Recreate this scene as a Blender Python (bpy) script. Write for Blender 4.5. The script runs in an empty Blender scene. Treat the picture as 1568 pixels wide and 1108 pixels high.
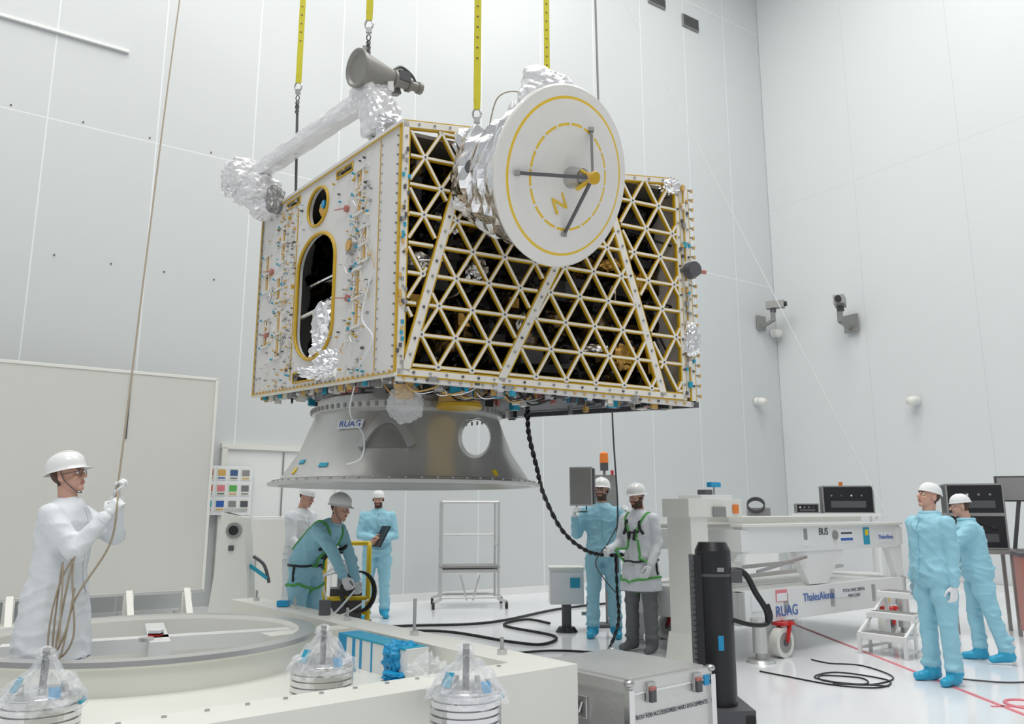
import bpy, bmesh, math, random
from mathutils import Vector, Matrix, noise, Euler
from mathutils.bvhtree import BVHTree
V=Vector
pi=math.pi
rng=random.Random(7)
sc=bpy.context.scene
sc.view_settings.view_transform='Standard'
sc.view_settings.look='None'
COL=sc.collection

# ------------------------------------------------------------ materials
def mat(name,col,rough=.5,metal=0,bump=0,scale=20,var=0,vscale=3,alpha=1,trans=0,emit=0,coat=0,detail=4,dist=.02):
    m=bpy.data.materials.new(name); m.use_nodes=True
    nt=m.node_tree; b=nt.nodes['Principled BSDF']
    c=(col[0],col[1],col[2],1)
    b.inputs['Base Color'].default_value=c
    b.inputs['Roughness'].default_value=rough
    b.inputs['Metallic'].default_value=metal
    b.inputs['Alpha'].default_value=alpha
    b.inputs['Transmission Weight'].default_value=trans
    b.inputs['Coat Weight'].default_value=coat
    if emit:
        b.inputs['Emission Color'].default_value=c; b.inputs['Emission Strength'].default_value=emit
    tc=nt.nodes.new('ShaderNodeTexCoord')
    n2=nt.nodes.new('ShaderNodeTexNoise'); n2.inputs['Scale'].default_value=vscale; n2.inputs['Detail'].default_value=3
    nt.links.new(tc.outputs['Object'],n2.inputs['Vector'])
    mx=nt.nodes.new('ShaderNodeMix'); mx.data_type='RGBA'
    v=max(var,.03)
    mx.inputs[6].default_value=(c[0]*(1-v),c[1]*(1-v),c[2]*(1-v),1); mx.inputs[7].default_value=(min(1,c[0]*(1+v*.5)),min(1,c[1]*(1+v*.5)),min(1,c[2]*(1+v*.5)),1)
    nt.links.new(n2.outputs['Fac'],mx.inputs[0]); nt.links.new(mx.outputs[2],b.inputs['Base Color'])
    if bump:
        n=nt.nodes.new('ShaderNodeTexNoise'); n.inputs['Scale'].default_value=scale; n.inputs['Detail'].default_value=detail
        bp=nt.nodes.new('ShaderNodeBump'); bp.inputs['Strength'].default_value=bump; bp.inputs['Distance'].default_value=dist
        nt.links.new(tc.outputs['Object'],n.inputs['Vector'])
        nt.links.new(n.outputs['Fac'],bp.inputs['Height']); nt.links.new(bp.outputs['Normal'],b.inputs['Normal'])
    return m

def wallmat(name,col,pitch,hz,seam,off=0):
    m=mat(name,col,rough=.42,var=.04,vscale=.35)
    nt=m.node_tree; b=nt.nodes['Principled BSDF']
    src=b.inputs['Base Color'].links[0].from_socket
    tc=nt.nodes.new('ShaderNodeTexCoord'); sx=nt.nodes.new('ShaderNodeSeparateXYZ'); nt.links.new(tc.outputs['Object'],sx.inputs[0])
    def line(sock,p,w,o):
        a=nt.nodes.new('ShaderNodeMath'); a.operation='ADD'; a.inputs[1].default_value=o; nt.links.new(sock,a.inputs[0])
        d=nt.nodes.new('ShaderNodeMath'); d.operation='PINGPONG'; d.inputs[1].default_value=p/2; nt.links.new(a.outputs[0],d.inputs[0])
        l=nt.nodes.new('ShaderNodeMath'); l.operation='LESS_THAN'; l.inputs[1].default_value=w; nt.links.new(d.outputs[0],l.inputs[0])
        return l.outputs[0]
    a=line(sx.outputs[0],pitch,.010,off); c=line(sx.outputs[2],hz,.009,0)
    mm=nt.nodes.new('ShaderNodeMath'); mm.operation='MAXIMUM'; nt.links.new(a,mm.inputs[0]); nt.links.new(c,mm.inputs[1])
    mx=nt.nodes.new('ShaderNodeMix'); mx.data_type='RGBA'; nt.links.new(mm.outputs[0],mx.inputs[0]); nt.links.new(src,mx.inputs[6]); mx.inputs[7].default_value=(*seam,1)
    nt.links.new(mx.outputs[2],b.inputs['Base Color'])
    return m

M={}
M['wallL']=wallmat('wall_panel_left',(.61,.635,.64),1.45,7.0,(.76,.79,.80),.25)
M['wallR']=wallmat('wall_panel_right',(.68,.705,.71),2.4,9.0,(.60,.63,.64))
M['floor']=mat('floor_resin',(.84,.855,.88),rough=.12,var=.04,vscale=.5)
M['ceil']=mat('ceiling_paint',(.8,.8,.8),.7)
M['white']=mat('white_paint',(.80,.81,.80),.35,var=.03)
M['cream']=mat('cream_paint',(.77,.775,.72),.35,var=.04)
M['board']=mat('board_cream',(.62,.62,.58),.5,var=.05,vscale=1)
M['silver']=mat('silver_foil',(.90,.90,.92),.20,1,bump=.4,scale=14,var=.08,detail=2)
M['mliw']=mat('white_mli',(.84,.84,.85),.28,.30,bump=.4,scale=12,var=.08,detail=2,coat=.5)
M['bag']=mat('clear_plastic_bag',(.9,.93,.96),.15,0,bump=1,scale=14,alpha=.30)
M['dishw']=mat('antenna_cover',(.77,.755,.72),.30,0,bump=.35,scale=10,var=.06,coat=.4)
M['yel']=mat('kapton_yellow',(.60,.37,.012),.4,var=.15,vscale=20)
M['yeld']=mat('dish_yellow',(.80,.53,.04),.4,var=.1,vscale=20)
M['yelb']=mat('sling_yellow',(.62,.56,.02),.6,var=.1,vscale=8)
M['yelm']=mat('yellow_machine',(.80,.58,.02),.35)
M['panel']=mat('satellite_panel',(.71,.70,.68),.38,var=.08,vscale=2.5)
M['rib']=mat('truss_white',(.80,.77,.70),.45,var=.12,vscale=9)
M['dark']=mat('dark',(.02,.02,.022),.5)
M['blk']=mat('black_plastic',(.012,.012,.015),.35)
M['rub']=mat('black_rubber',(.02,.02,.02),.7)
M['dgrey']=mat('dark_grey',(.09,.09,.10),.5)
M['grey']=mat('grey_metal',(.33,.33,.32),.4,.5,var=.1)
M['horn']=mat('horn_grey',(.28,.27,.25),.42,.3)
M['cone']=mat('adapter_grey',(.60,.60,.58),.27,.45,bump=.04,scale=5,var=.12,vscale=2.5)
M['coned']=mat('arch_shade_box_face',(.30,.30,.29),.4,.4)  # painted shade inside the adapter arch; also the control box face
M['alu']=mat('aluminium',(.68,.68,.67),.36,.7,bump=.12,scale=30,var=.1)
M['alub']=mat('bright_metal',(.75,.75,.76),.2,1)
M['steel']=mat('steel',(.5,.5,.5),.3,.9)
M['gold']=mat('gold_foil',(.75,.45,.12),.28,.9,bump=.6,scale=25)
M['blue']=mat('blue_tape',(.01,.30,.58),.4)
M['teal']=mat('blue_cap',(.02,.34,.50),.4)
M['org']=mat('orange_paint',(.80,.22,.03),.45)
M['amber']=mat('amber_harness',(.64,.40,.12),.45)
M['red']=mat('red_paint',(.6,.03,.03),.4)
M['rline']=mat('red_line',(.75,.22,.26),.4)
M['rope']=mat('rope_tan',(.38,.32,.24),.8)
M['ropeg']=mat('rope_grey',(.30,.31,.31),.7)
M['ropew']=mat('rope_white',(.80,.81,.82),.7)
M['suitb']=mat('blue_coverall',(.32,.63,.76),.6,bump=.5,scale=6,var=.14,vscale=6,dist=.05)
M['suitw']=mat('white_coverall',(.77,.80,.84),.55,bump=.4,scale=6,var=.06,vscale=6,dist=.05)
M['cap']=mat('white_cap',(.80,.82,.82),.7,bump=.3,scale=60)
M['helm']=mat('helmet_white',(.84,.85,.84),.22,coat=.4)
M['skin']=mat('skin',(.62,.36,.27),.5,var=.08,vscale=20)
M['lip']=mat('lips',(.45,.17,.14),.5)
M['beard']=mat('beard_brown',(.09,.05,.035),.8,bump=.5,scale=90)
M['eye']=mat('eye_white',(.8,.8,.78),.2)
M['iris']=mat('iris_dark',(.03,.02,.015),.2)
M['glove']=mat('glove_white',(.80,.82,.83),.55)
M['shoeb']=mat('shoe_cover_blue',(.03,.40,.64),.4,bump=.5,scale=30)
M['jean']=mat('jeans',(.06,.12,.26),.8)
M['pant']=mat('grey_trousers',(.18,.19,.20),.8)
M['green']=mat('harness_green',(.10,.42,.09),.6)
M['text']=mat('print_dark',(.04,.05,.07),.5)
M['textb']=mat('print_blue',(.03,.12,.45),.5)
M['paper']=mat('paper',(.80,.82,.84),.6)

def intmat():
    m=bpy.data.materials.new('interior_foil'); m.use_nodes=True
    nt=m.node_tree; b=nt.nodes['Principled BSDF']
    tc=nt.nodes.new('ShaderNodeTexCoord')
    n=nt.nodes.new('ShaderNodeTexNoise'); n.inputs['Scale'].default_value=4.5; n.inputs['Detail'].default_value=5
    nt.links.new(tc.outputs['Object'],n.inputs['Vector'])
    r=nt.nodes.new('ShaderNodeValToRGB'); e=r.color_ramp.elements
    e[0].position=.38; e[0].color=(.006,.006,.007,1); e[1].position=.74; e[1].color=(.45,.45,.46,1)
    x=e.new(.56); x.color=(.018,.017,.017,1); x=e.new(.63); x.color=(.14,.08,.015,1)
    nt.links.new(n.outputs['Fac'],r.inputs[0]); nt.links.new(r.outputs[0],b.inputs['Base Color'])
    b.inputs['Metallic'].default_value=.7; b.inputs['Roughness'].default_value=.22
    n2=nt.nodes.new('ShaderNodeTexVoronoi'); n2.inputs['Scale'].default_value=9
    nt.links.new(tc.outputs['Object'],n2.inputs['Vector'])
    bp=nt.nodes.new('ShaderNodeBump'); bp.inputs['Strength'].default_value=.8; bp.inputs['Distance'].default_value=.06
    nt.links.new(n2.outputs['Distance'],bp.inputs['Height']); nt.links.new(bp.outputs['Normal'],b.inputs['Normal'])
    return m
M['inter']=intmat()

# ------------------------------------------------------------ mesh builder
def frame(d,up=V((0,0,1))):
    z=V(d).normalized(); u=V(up)
    if abs(z.dot(u.normalized()))>.98: u=V((0,1,0)) if abs(z.y)<.9 else V((1,0,0))
    x=u.cross(z).normalized(); y=z.cross(x)
    return Matrix((x,y,z)).transposed()
class MB:
    def __init__(s): s.v=[];s.f=[];s.m=[];s.s=[];s.mats=[];s.X=Matrix.Identity(4)
    def mi(s,k):
        if k not in s.mats: s.mats.append(k)
        return s.mats.index(k)
    def add(s,vs,fs,k,sm=False):
        o=len(s.v); i=s.mi(k)
        s.v+=[s.X@V(p) for p in vs]
        for f in fs: s.f.append([o+j for j in f]); s.m.append(i); s.s.append(sm)
    def box(s,c,sz,k,R=None):
        c=V(c); vs=[]
        for x in(-.5,.5):
            for y in(-.5,.5):
                for z in(-.5,.5):
                    p=V((x*sz[0],y*sz[1],z*sz[2]))
                    if R: p=R@p
                    vs.append(c+p)
        s.add(vs,[(0,1,3,2),(4,6,7,5),(0,4,5,1),(2,3,7,6),(0,2,6,4),(1,5,7,3)],k)
    def beam(s,p,q,w,h,k,up=(0,0,1)):
        p=V(p);q=V(q);R=frame(q-p,up)
        s.box((p+q)/2,(w,h,(q-p).length),k,R)
    def cyl(s,p,q,r1,r2,k,n=16,cap=True,sm=True,sx=1,sy=1):
        p=V(p);q=V(q);R=frame(q-p);vs=[];fs=[]
        for (c,r) in((p,r1),(q,r2)):
            for i in range(n):
                a=2*pi*i/n; vs.append(c+R@V((math.cos(a)*r*sx,math.sin(a)*r*sy,0)))
        for i in range(n): j=(i+1)%n; fs.append((i,j,n+j,n+i))
        s.add(vs,fs,k,sm)
        if cap: s.add(vs,[tuple(range(n-1,-1,-1)),tuple(range(n,2*n))],k,False)
    def ell(s,c,r,k,R=None,n=16,m=10,sm=True):
        c=V(c);vs=[];fs=[]
        if isinstance(r,(int,float)): r=(r,r,r)
        def P(t,a):
            p=V((math.sin(t)*math.cos(a)*r[0],math.sin(t)*math.sin(a)*r[1],math.cos(t)*r[2]))
            return c+(R@p if R else p)
        vs.append(P(0,0))
        for i in range(1,m):
            for j in range(n): vs.append(P(pi*i/m,2*pi*j/n))
        vs.append(P(pi,0))
        for j in range(n):
            j2=(j+1)%n
            fs.append((0,1+j,1+j2)); fs.append((len(vs)-1,1+(m-2)*n+j2,1+(m-2)*n+j))
            for i in range(m-2): fs.append((1+i*n+j,1+(i+1)*n+j,1+(i+1)*n+j2,1+i*n+j2))
        s.add(vs,fs,k,sm)
    def cap(s,p,q,r1,r2,k,n=14):
        s.cyl(p,q,r1,r2,k,n); s.ell(p,r1,k,n=n); s.ell(q,r2,k,n=n)
    def tube(s,pts,r,k,n=8,close=False):
        pts=[V(p) for p in pts];N=len(pts);vs=[];fs=[];pr=None
        for i,p in enumerate(pts):
            d=(pts[(i+1)%N]-pts[i-1]) if close else (pts[min(i+1,N-1)]-pts[max(i-1,0)])
            if d.length<1e-9: d=V((0,0,1))
            R=frame(d)
            if pr is not None:
                x=pr-d.normalized()*pr.dot(d.normalized())
                if x.length>1e-4:
                    x.normalize(); z=d.normalized(); R=Matrix((x,z.cross(x),z)).transposed()
            pr=R.col[0].copy()
            for j in range(n): a=2*pi*j/n; vs.append(p+R@V((math.cos(a)*r,math.sin(a)*r,0)))
        for i in range(N if close else N-1):
            for j in range(n):
                a=i*n+j;b=i*n+(j+1)%n;i2=(i+1)%N;fs.append((a,b,i2*n+(j+1)%n,i2*n+j))
        s.add(vs,fs,k,True)
        if not close: s.add(vs,[tuple(range(n-1,-1,-1)),tuple(range((N-1)*n,N*n))],k)
    def lathe(s,prof,k,n=48,O=(0,0,0),R=None,sm=True,ks=None):
        O=V(O);vs=[];L=len(prof)
        for (r,z) in prof:
            for j in range(n):
                a=2*pi*j/n;p=V((math.cos(a)*r,math.sin(a)*r,z));vs.append(O+(R@p if R else p))
        for i in range(L-1):
            fs=[(i*n+j,i*n+(j+1)%n,(i+1)*n+(j+1)%n,(i+1)*n+j) for j in range(n)]
            s.add(vs,fs,ks[i] if ks else k,sm)
    def prism(s,poly,z0,z1,k,T):
        n=len(poly)
        vs=[T(x,y,z0) for x,y in poly]+[T(x,y,z1) for x,y in poly]
        fs=[tuple(range(n-1,-1,-1)),tuple(range(n,2*n))]+[(i,(i+1)%n,n+(i+1)%n,n+i) for i in range(n)]
        s.add(vs,fs,k)
    def crumple(s,c,r,k,amp=.12,seed=0,boxy=False,R=None,sub=4,freq=1.7):
        bm=bmesh.new(); bmesh.ops.create_icosphere(bm,subdivisions=sub,radius=1)
        vs=[]
        for v in bm.verts:
            p=v.co.normalized()
            if boxy:
                e=5; d=(abs(p.x)**e+abs(p.y)**e+abs(p.z)**e)**(1/e); q=p/d
            else: q=p.copy()
            dd=noise.voronoi(p*freq*1.5+V((seed*3.1,seed,0)))[0]
            nz=(dd[1]-dd[0])*1.1+.5*noise.noise(p*freq+V((seed,0,9)))+.25*noise.noise(p*freq*4+V((seed,3,9)))
            q=q*(1+amp*(nz-.3)*1.3)
            q=V((q.x*r[0],q.y*r[1],q.z*r[2]))
            vs.append(V(c)+(R@q if R else q))
        fs=[[v.index for v in f.verts] for f in bm.faces]; bm.free()
        s.add(vs,fs,k,False)
    def mesh(s,name='m',origin=(0,0,0)):
        me=bpy.data.meshes.new(name); o=V(origin)
        me.from_pydata([tuple(p-o) for p in s.v],[],s.f)
        for k in s.mats: me.materials.append(M[k])
        me.polygons.foreach_set('material_index',s.m); me.polygons.foreach_set('use_smooth',s.s); me.update()
        return me
    def obj(s,name,loc=(0,0,0),rz=0,sub=False,parent=None,bevel=0,recalc=False,sharp=0):
        me=s.mesh(name,loc if sub else (0,0,0))
        if recalc:
            bm=bmesh.new(); bm.from_mesh(me); bmesh.ops.remove_doubles(bm,verts=bm.verts,dist=1e-5)
            bmesh.ops.recalc_face_normals(bm,faces=bm.faces); bm.to_mesh(me); bm.free()
        if sharp: me.set_sharp_from_angle(angle=sharp)
        ob=bpy.data.objects.new(name,me); COL.objects.link(ob)
        if parent:
            ob.parent=parent; ob.location=V(loc)-parent.location
        else: ob.location=loc
        ob.rotation_euler=(0,0,rz)
        if bevel:
            b=ob.modifiers.new('bevel','BEVEL'); b.width=bevel; b.segments=2; b.limit_method='ANGLE'; b.angle_limit=.7
        return ob
def empty(name,loc=(0,0,0)):
    e=bpy.data.objects.new(name,None); COL.objects.link(e); e.location=loc; e.empty_display_size=.2; return e
def evalmesh(ob):
    dg=bpy.context.evaluated_depsgraph_get(); me=bpy.data.meshes.new_from_object(ob.evaluated_get(dg)); return me
def booldiff(mb,cutters):
    a=mb.obj('tmpA',recalc=True); cs=[]
    for c in cutters:
        o=c.obj('tmpC',recalc=True); cs.append(o)
        m=a.modifiers.new('b','BOOLEAN'); m.operation='DIFFERENCE'; m.object=o; m.solver='EXACT'
    bpy.context.view_layer.update()
    me=evalmesh(a); vs=[v.co.copy() for v in me.vertices]; fs=[list(p.vertices) for p in me.polygons]
    sm=[p.use_smooth for p in me.polygons]
    for o in cs+[a]: bpy.data.objects.remove(o)
    return vs,fs,sm
def remesh(mb,vox,it=4,fac=.5):
    a=mb.obj('tmpR'); m=a.modifiers.new('r','REMESH'); m.mode='VOXEL'; m.voxel_size=vox
    if it: q=a.modifiers.new('s','SMOOTH'); q.iterations=it; q.factor=fac
    bpy.context.view_layer.update()
    me=evalmesh(a); vs=[v.co.copy() for v in me.vertices]; fs=[list(p.vertices) for p in me.polygons]
    bpy.data.objects.remove(a); return vs,fs
def text(name,s,size,loc,R,k,parent=None,ext=.001,sub=None):
    cu=bpy.data.curves.new(name,'FONT'); cu.body=s; cu.size=size; cu.extrude=ext; cu.align_x='CENTER'; cu.align_y='CENTER'
    o=bpy.data.objects.new(name,cu); COL.objects.link(o); bpy.context.view_layer.update(); me=evalmesh(o); bpy.data.objects.remove(o)
    o=bpy.data.objects.new(name,me); me.materials.clear(); me.materials.append(M[k]); COL.objects.link(o)
    Mx=Matrix.Translation(V(loc))@R.to_4x4()
    if parent:
        o.parent=parent
        pm=Matrix.LocRotScale(parent.location,parent.rotation_euler,None)
        o.matrix_local=pm.inverted()@Mx
    else: o.matrix_world=Mx
    return o
def txtR(right,up):
    x=V(right).normalized(); z=x.cross(V(up)).normalized(); y=z.cross(x); return Matrix((x,y,z)).transposed()
def bez(pts,n=10):
    pts=[V(p) for p in pts]; out=[]
    P=[pts[0]]+pts+[pts[-1]]
    for i in range(1,len(P)-2):
        p0,p1,p2,p3=P[i-1],P[i],P[i+1],P[i+2]
        for j in range(n):
            t=j/n
            out.append(.5*((2*p1)+(p2-p0)*t+(2*p0-5*p1+4*p2-p3)*t*t+(3*p1-p0-3*p2+p3)*t**3))
    out.append(pts[-1]); return out

# ------------------------------------------------------------ camera
cd=bpy.data.cameras.new('camera'); cam=bpy.data.objects.new('camera',cd); COL.objects.link(cam)
cam.location=(0,0,1.45); cam.rotation_euler=(pi/2+math.radians(10.72),0,0); cd.lens=28.01; cd.sensor_width=36; cd.clip_end=200
sc.camera=cam

# ------------------------------------------------------------ room
AW=math.atan2(.5539,.8326)
b=MB(); b.box((-4.6,.1,8),(23.2,.2,16),'wallL'); wl=b.obj('wall_back',(.81,15.5,0),AW)
b=MB(); b.box((9,.1,8),(18,.2,16),'wallR'); wr=b.obj('wall_right',(6.58,19.33,0),AW-pi/2)
b=MB(); b.box((0,8,-.1),(44,44,.2),'floor'); b.obj('floor')
b=MB(); b.box((0,8,16.1),(44,44,.2),'ceil'); b.obj('ceiling')
WX=V((.8326,.5539,0)); WN=V((.5539,-.8326,0)); W0=V((.81,15.5,0))
def WL(s,n,z): return W0+WX*s+WN*n+V((0,0,z))
C1=V((6.55,19.3,0)); RX=V((.5539,-.8326,0)); RN=V((-.8326,-.5539,0))
def WR(s,n,z): return C1+RX*s+RN*n+V((0,0,z))
b=MB(); b.box((-4.6,-.02,.06),(23,.04,.12),'white'); b.obj('baseboard_back',(.81,15.5,0),AW)
b=MB(); b.box((9,-.02,.06),(17.9,.04,.12),'white'); b.obj('baseboard_right',(6.55,19.3,0),AW-pi/2)
b=MB()
for z,st in((7.06,.9),(5.0,.72)):
    s=-13
    while s<-5.7: b.cyl((s,0,z),(s,-.012,z),.012,.012,'dgrey',8); s+=st
b.obj('trim_rivets',(.81,15.5,0),AW)
b=MB(); b.box((0,-.03,0),(2.4,.05,.05),'white'); o=b.obj('trim_ledge',WL(-9.2,.0,8.35),AW)
b=MB()
b.box((0,-.02,1.2),(1.75,.04,2.4),'white'); b.box((-.9,-.04,1.2),(.08,.08,2.44),'cream'); b.box((.9,-.04,1.2),(.08,.08,2.44),'cream'); b.box((0,-.04,2.44),(1.9,.08,.08),'cream')
b.box((.6,-.06,1.05),(.14,.04,.03),'steel'); b.box((0,-.045,1.2),(.02,.02,2.35),'grey')
b.obj('door_1',WL(-5.3,.01,0),AW)
b=MB(); b.box((0,0,0),(.74,.01,.72),'paper')
cols=['lip','textb','pant','amber','grey','red','jean','dgrey','rline','steel','teal','green']
for i in range(4):
    for j in range(3):
        x=-.26+i*.175; z=.24-j*.23
        b.box((x,-.008,z),(.14,.006,.18),'cream'); b.box((x,-.012,z+.02),(.11,.004,.09),cols[(i*3+j*5)%12]); b.box((x,-.012,z-.06),(.10,.004,.02),cols[(i+j)%12])
b.obj('poster_board',WL(-6.15,.12,1.78),AW)
def wallcam(loc,rz,sc_=1):
    b=MB(); b.X=Matrix.Scale(sc_,4)
    b.box((0,.0,0),(.3,.04,.35),'grey'); b.beam((0,0,-.1),(0,-.35,.0),.07,.07,'grey'); b.beam((.0,-.35,-.02),(0,-.35,.2),.08,.08,'grey')
    b.cyl((.02,-.35,.2),(.02,-.35,.28),.07,.07,'dgrey'); b.box((.05,-.4,.38),(.2,.42,.17),'grey',Matrix.Rotation(.5,3,'Z')); b.cyl((.14,-.58,.38),(.17,-.64,.38),.06,.06,'blk')
    return b.obj('security_camera',loc,rz)
wallcam(WL(6.3,.06,6.0),AW); wallcam(WR(2.1,.06,5.65),AW-pi/2,1.15)
def sensor(loc,rz):
    b=MB(); b.cyl((0,0,0),(0,-.1,0),.1,.1,'white'); b.ell((0,-.16,-.02),(.12,.12,.1),'cream'); b.obj('wall_siren',loc,rz)
sensor(WL(6.0,.02,4.05),AW); sensor(WR(3.4,.02,3.75),AW-pi/2); sensor(WL(6.75,.02,5.8),AW)
def vent(loc,rz):
    b=MB(); b.box((0,0,0),(.55,.04,.32),'grey')
    for i in range(7): b.box((0,-.025,-.12+i*.04),(.5,.02,.012),'dgrey')
    b.obj('wall_vent',loc,rz)
vent(WL(4.33,.03,13.40),AW)
vent(WL(3.2,.03,13.6),AW)

# ------------------------------------------------------------ satellite
C0=V((-.87,5.9,2.477)); rh=V((.9097,.4152,-.018)); lh=V((-.607,.795,.0584)); nF=V((.4152,-.9097,0)); nL=V((-.795,-.607,0)).normalized()
LA,LB,HT=2.77,3.082,2.05
def F(a,c,n=0): return C0+rh*a+V((0,0,c))+nF*n
def Lf(bb,c,n=0): return C0+lh*bb+V((0,0,c))+nL*n
def S(a,bb,c): return C0+rh*a+lh*bb+V((0,0,c))
sat=empty('satellite',S(1.3,1.5,1.0)); SO=sat.location.copy()
def capsE(cx,cz,hw,hh,rr,n=14):
    out=[]
    for i in range(n+1): a=pi*i/n; out.append((cx+hw*math.cos(a),cz+(hh-rr)+rr*math.sin(a)))
    for i in range(n+1): a=pi+pi*i/n; out.append((cx+hw*math.cos(a),cz-(hh-rr)+rr*math.sin(a)))
    return out
b=MB(); b.prism([(0.0,0),(LB,0),(LB,HT-.02),(0.0,HT)],-.04,0,'panel',Lf)
cs=[]
capo=capsE(1.58,.86,.42,.60,.30); circ=[(1.60+.23*math.cos(2*pi*i/28),1.74+.19*math.sin(2*pi*i/28)) for i in range(28)]
slots=[[(.88,1.90),(1.2,1.90),(1.2,1.97),(.88,1.97)],[(2.05,1.90),(2.38,1.90),(2.38,1.97),(2.05,1.97)],[(1.5,.07),(2.0,.07),(2.0,.16),(1.5,.16)]]
for p in [capo,circ]+slots:
    c=MB(); c.prism(p,-.1,.1,'dark',Lf); cs.append(c)
vs,fs,sm=booldiff(b,cs)
body=MB(); body.add(vs,fs,'panel')
for p,w in((capo,.018),(circ,.015)):
    body.tube([Lf(x,z,.006) for x,z in p],w,'yel',6,True)
for p in slots: body.tube([Lf(x,z,.004) for x,z in p],.010,'yel',6,True)
body.prism([(0,0),(LA,0),(LA,HT),(0,HT)],LB-.03,LB,'panel',lambda x,z,n:S(x,n,z))
body.prism([(0.02,0),(LB,0),(LB,HT),(0.02,HT)],LA-.03,LA,'panel',lambda x,z,n:S(n,x,z))
body.prism([(.03,.06),(LA,.06),(LA,LB),(.03,LB)],HT-.08,HT-.05,'grey',lambda x,z,n:S(x,z,n))
body.prism([(.03,.03),(LA,.03),(LA,LB),(.03,LB)],.0,.03,'dgrey',lambda x,z,n:S(x,z,n))
def foilgrid(T,x0,x1,z0,z1,nx,nz,amp,k,mb,seed):
    vs=[];fs=[]
    for i in range(nx+1):
        for j in range(nz+1):
            x=x0+(x1-x0)*i/nx; z=z0+(z1-z0)*j/nz
            d=noise.turbulence(V((x*2.5,z*2.5,seed)),3,True)*amp
            vs.append(T(x,z,d))
    for i in range(nx):
        for j in range(nz): a=i*(nz+1)+j; fs.append((a,a+nz+1,a+nz+2,a+1))
    mb.add(vs,fs,k,False)
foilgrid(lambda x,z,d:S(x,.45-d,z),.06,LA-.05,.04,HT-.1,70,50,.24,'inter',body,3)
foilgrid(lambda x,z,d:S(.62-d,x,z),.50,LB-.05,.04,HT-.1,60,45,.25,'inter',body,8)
for i in range(30):
    a=rng.uniform(.15,2.6); c=rng.uniform(.15,1.8); k=rng.choice(['dgrey','blk','blk','gold','blk','dark'])
    body.box(S(a,.28+rng.random()*.06,c),(rng.uniform(.08,.26),.12,rng.uniform(.06,.22)),k,Matrix.Rotation(.43,3,'Z'))
for i in range(24):
    body.crumple(S(rng.uniform(.2,2.5),rng.uniform(.24,.36),rng.uniform(.15,1.8)),(rng.uniform(.06,.14),.05,rng.uniform(.05,.14)),rng.choice(['silver','dgrey','blk','blk','silver','gold']),.3,i,sub=3)
for i in range(16):
    p=S(rng.uniform(.2,2.5),.17,rng.uniform(.1,1.8)); 
    body.tube(bez([p,p+V((rng.uniform(-.2,.2),0.05,rng.uniform(-.3,.3))),p+V((rng.uniform(-.4,.4),.15,rng.uniform(-.4,.4)))],6),.010,rng.choice(['blk','blk','silver']),6)
body.crumple(Lf(1.52,.60,-.20),(.24,.22,.28),'silver',.2,2)
body.crumple(Lf(1.50,.36,-.18),(.22,.2,.16),'silver',.2,5)
body.beam(Lf(1.1,.78,-.06),Lf(2.05,.72,-.06),.025,.025,'rib'); body.beam(Lf(1.1,1.05,-.10),Lf(2.0,1.02,-.10),.03,.02,'silver'); body.beam(Lf(1.2,1.0,-.2),Lf(2.0,1.1,-.2),.02,.02,'grey')
body.crumple(Lf(1.6,1.74,-.12),(.10,.08,.11),'gold',.15,9); body.cyl(Lf(1.55,1.76,-.08),Lf(1.55,1.76,-.02),.04,.04,'blue')
body.crumple(Lf(1.12,.18,.02),(.14,.07,.13),'silver',.25,12); body.crumple(Lf(1.4,.12,.02),(.18,.05,.06),'silver',.25,13)
def free(bb,c):
    if ((bb-1.58)/.5)**2+((c-.86)/.68)**2<1: return False
    if ((bb-1.6)/.3)**2+((c-1.74)/.27)**2<1: return False
    return True
for i in range(560):
    bb=rng.choice([rng.gauss(.72,.12),rng.gauss(2.45,.22),rng.uniform(.45,3.05),rng.gauss(2.2,.1)]); c=rng.uniform(.04,1.95)
    if not(.36<bb<3.05) or not free(bb,c): continue
    k=rng.choice(['teal','amber','rib','steel','rib','rib','amber','silver','yel','grey','panel','dgrey','steel','panel','rib'])
    s=rng.uniform(.007,.020)
    if rng.random()<.5: body.box(Lf(bb,c,.010),(s*1.6,.025,s),k,Matrix.Rotation(2.22,3,'Z'))
    else: body.cyl(Lf(bb,c,0),Lf(bb,c,.025),s*.55,s*.5,k,8)
for (bb,c0,c1) in((.72,1.45,1.85),(.60,1.0,1.3),(.70,.45,.95),(2.42,1.35,1.75),(2.50,.95,1.2),(2.45,.35,.85),(2.85,1.1,1.5),(2.8,.5,.8)):
    for dx in(-.06,0,.06):
        body.box(Lf(bb+dx,(c0+c1)/2,.006),(.022,.012,c1-c0),'amber' if dx==0 else 'rib',Matrix.Rotation(2.22,3,'Z'))
    for q in(c0,(c0+c1)/2,c1):
        body.box(Lf(bb,q,.012),(.18,.02,.02),'panel',Matrix.Rotation(2.22,3,'Z'))
        body.cyl(Lf(bb+.12,q,0),Lf(bb+.12,q,.03),.014,.010,'teal',8)
for (bb,c) in((.95,1.55),(.86,.72),(2.7,1.3),(2.75,.62)):
    body.cyl(Lf(bb,c,0),Lf(bb,c,.03),.03,.03,'lip',12); body.beam(Lf(bb,c,.03),Lf(bb+.2,c+.03,.04),.008,.008,'lip')
body.cyl(Lf(.82,1.18,0),Lf(.82,1.18,.04),.085,.07,'grey',20); body.cyl(Lf(.82,1.18,.04),Lf(.82,1.18,.05),.05,.05,'gold',20)
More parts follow.
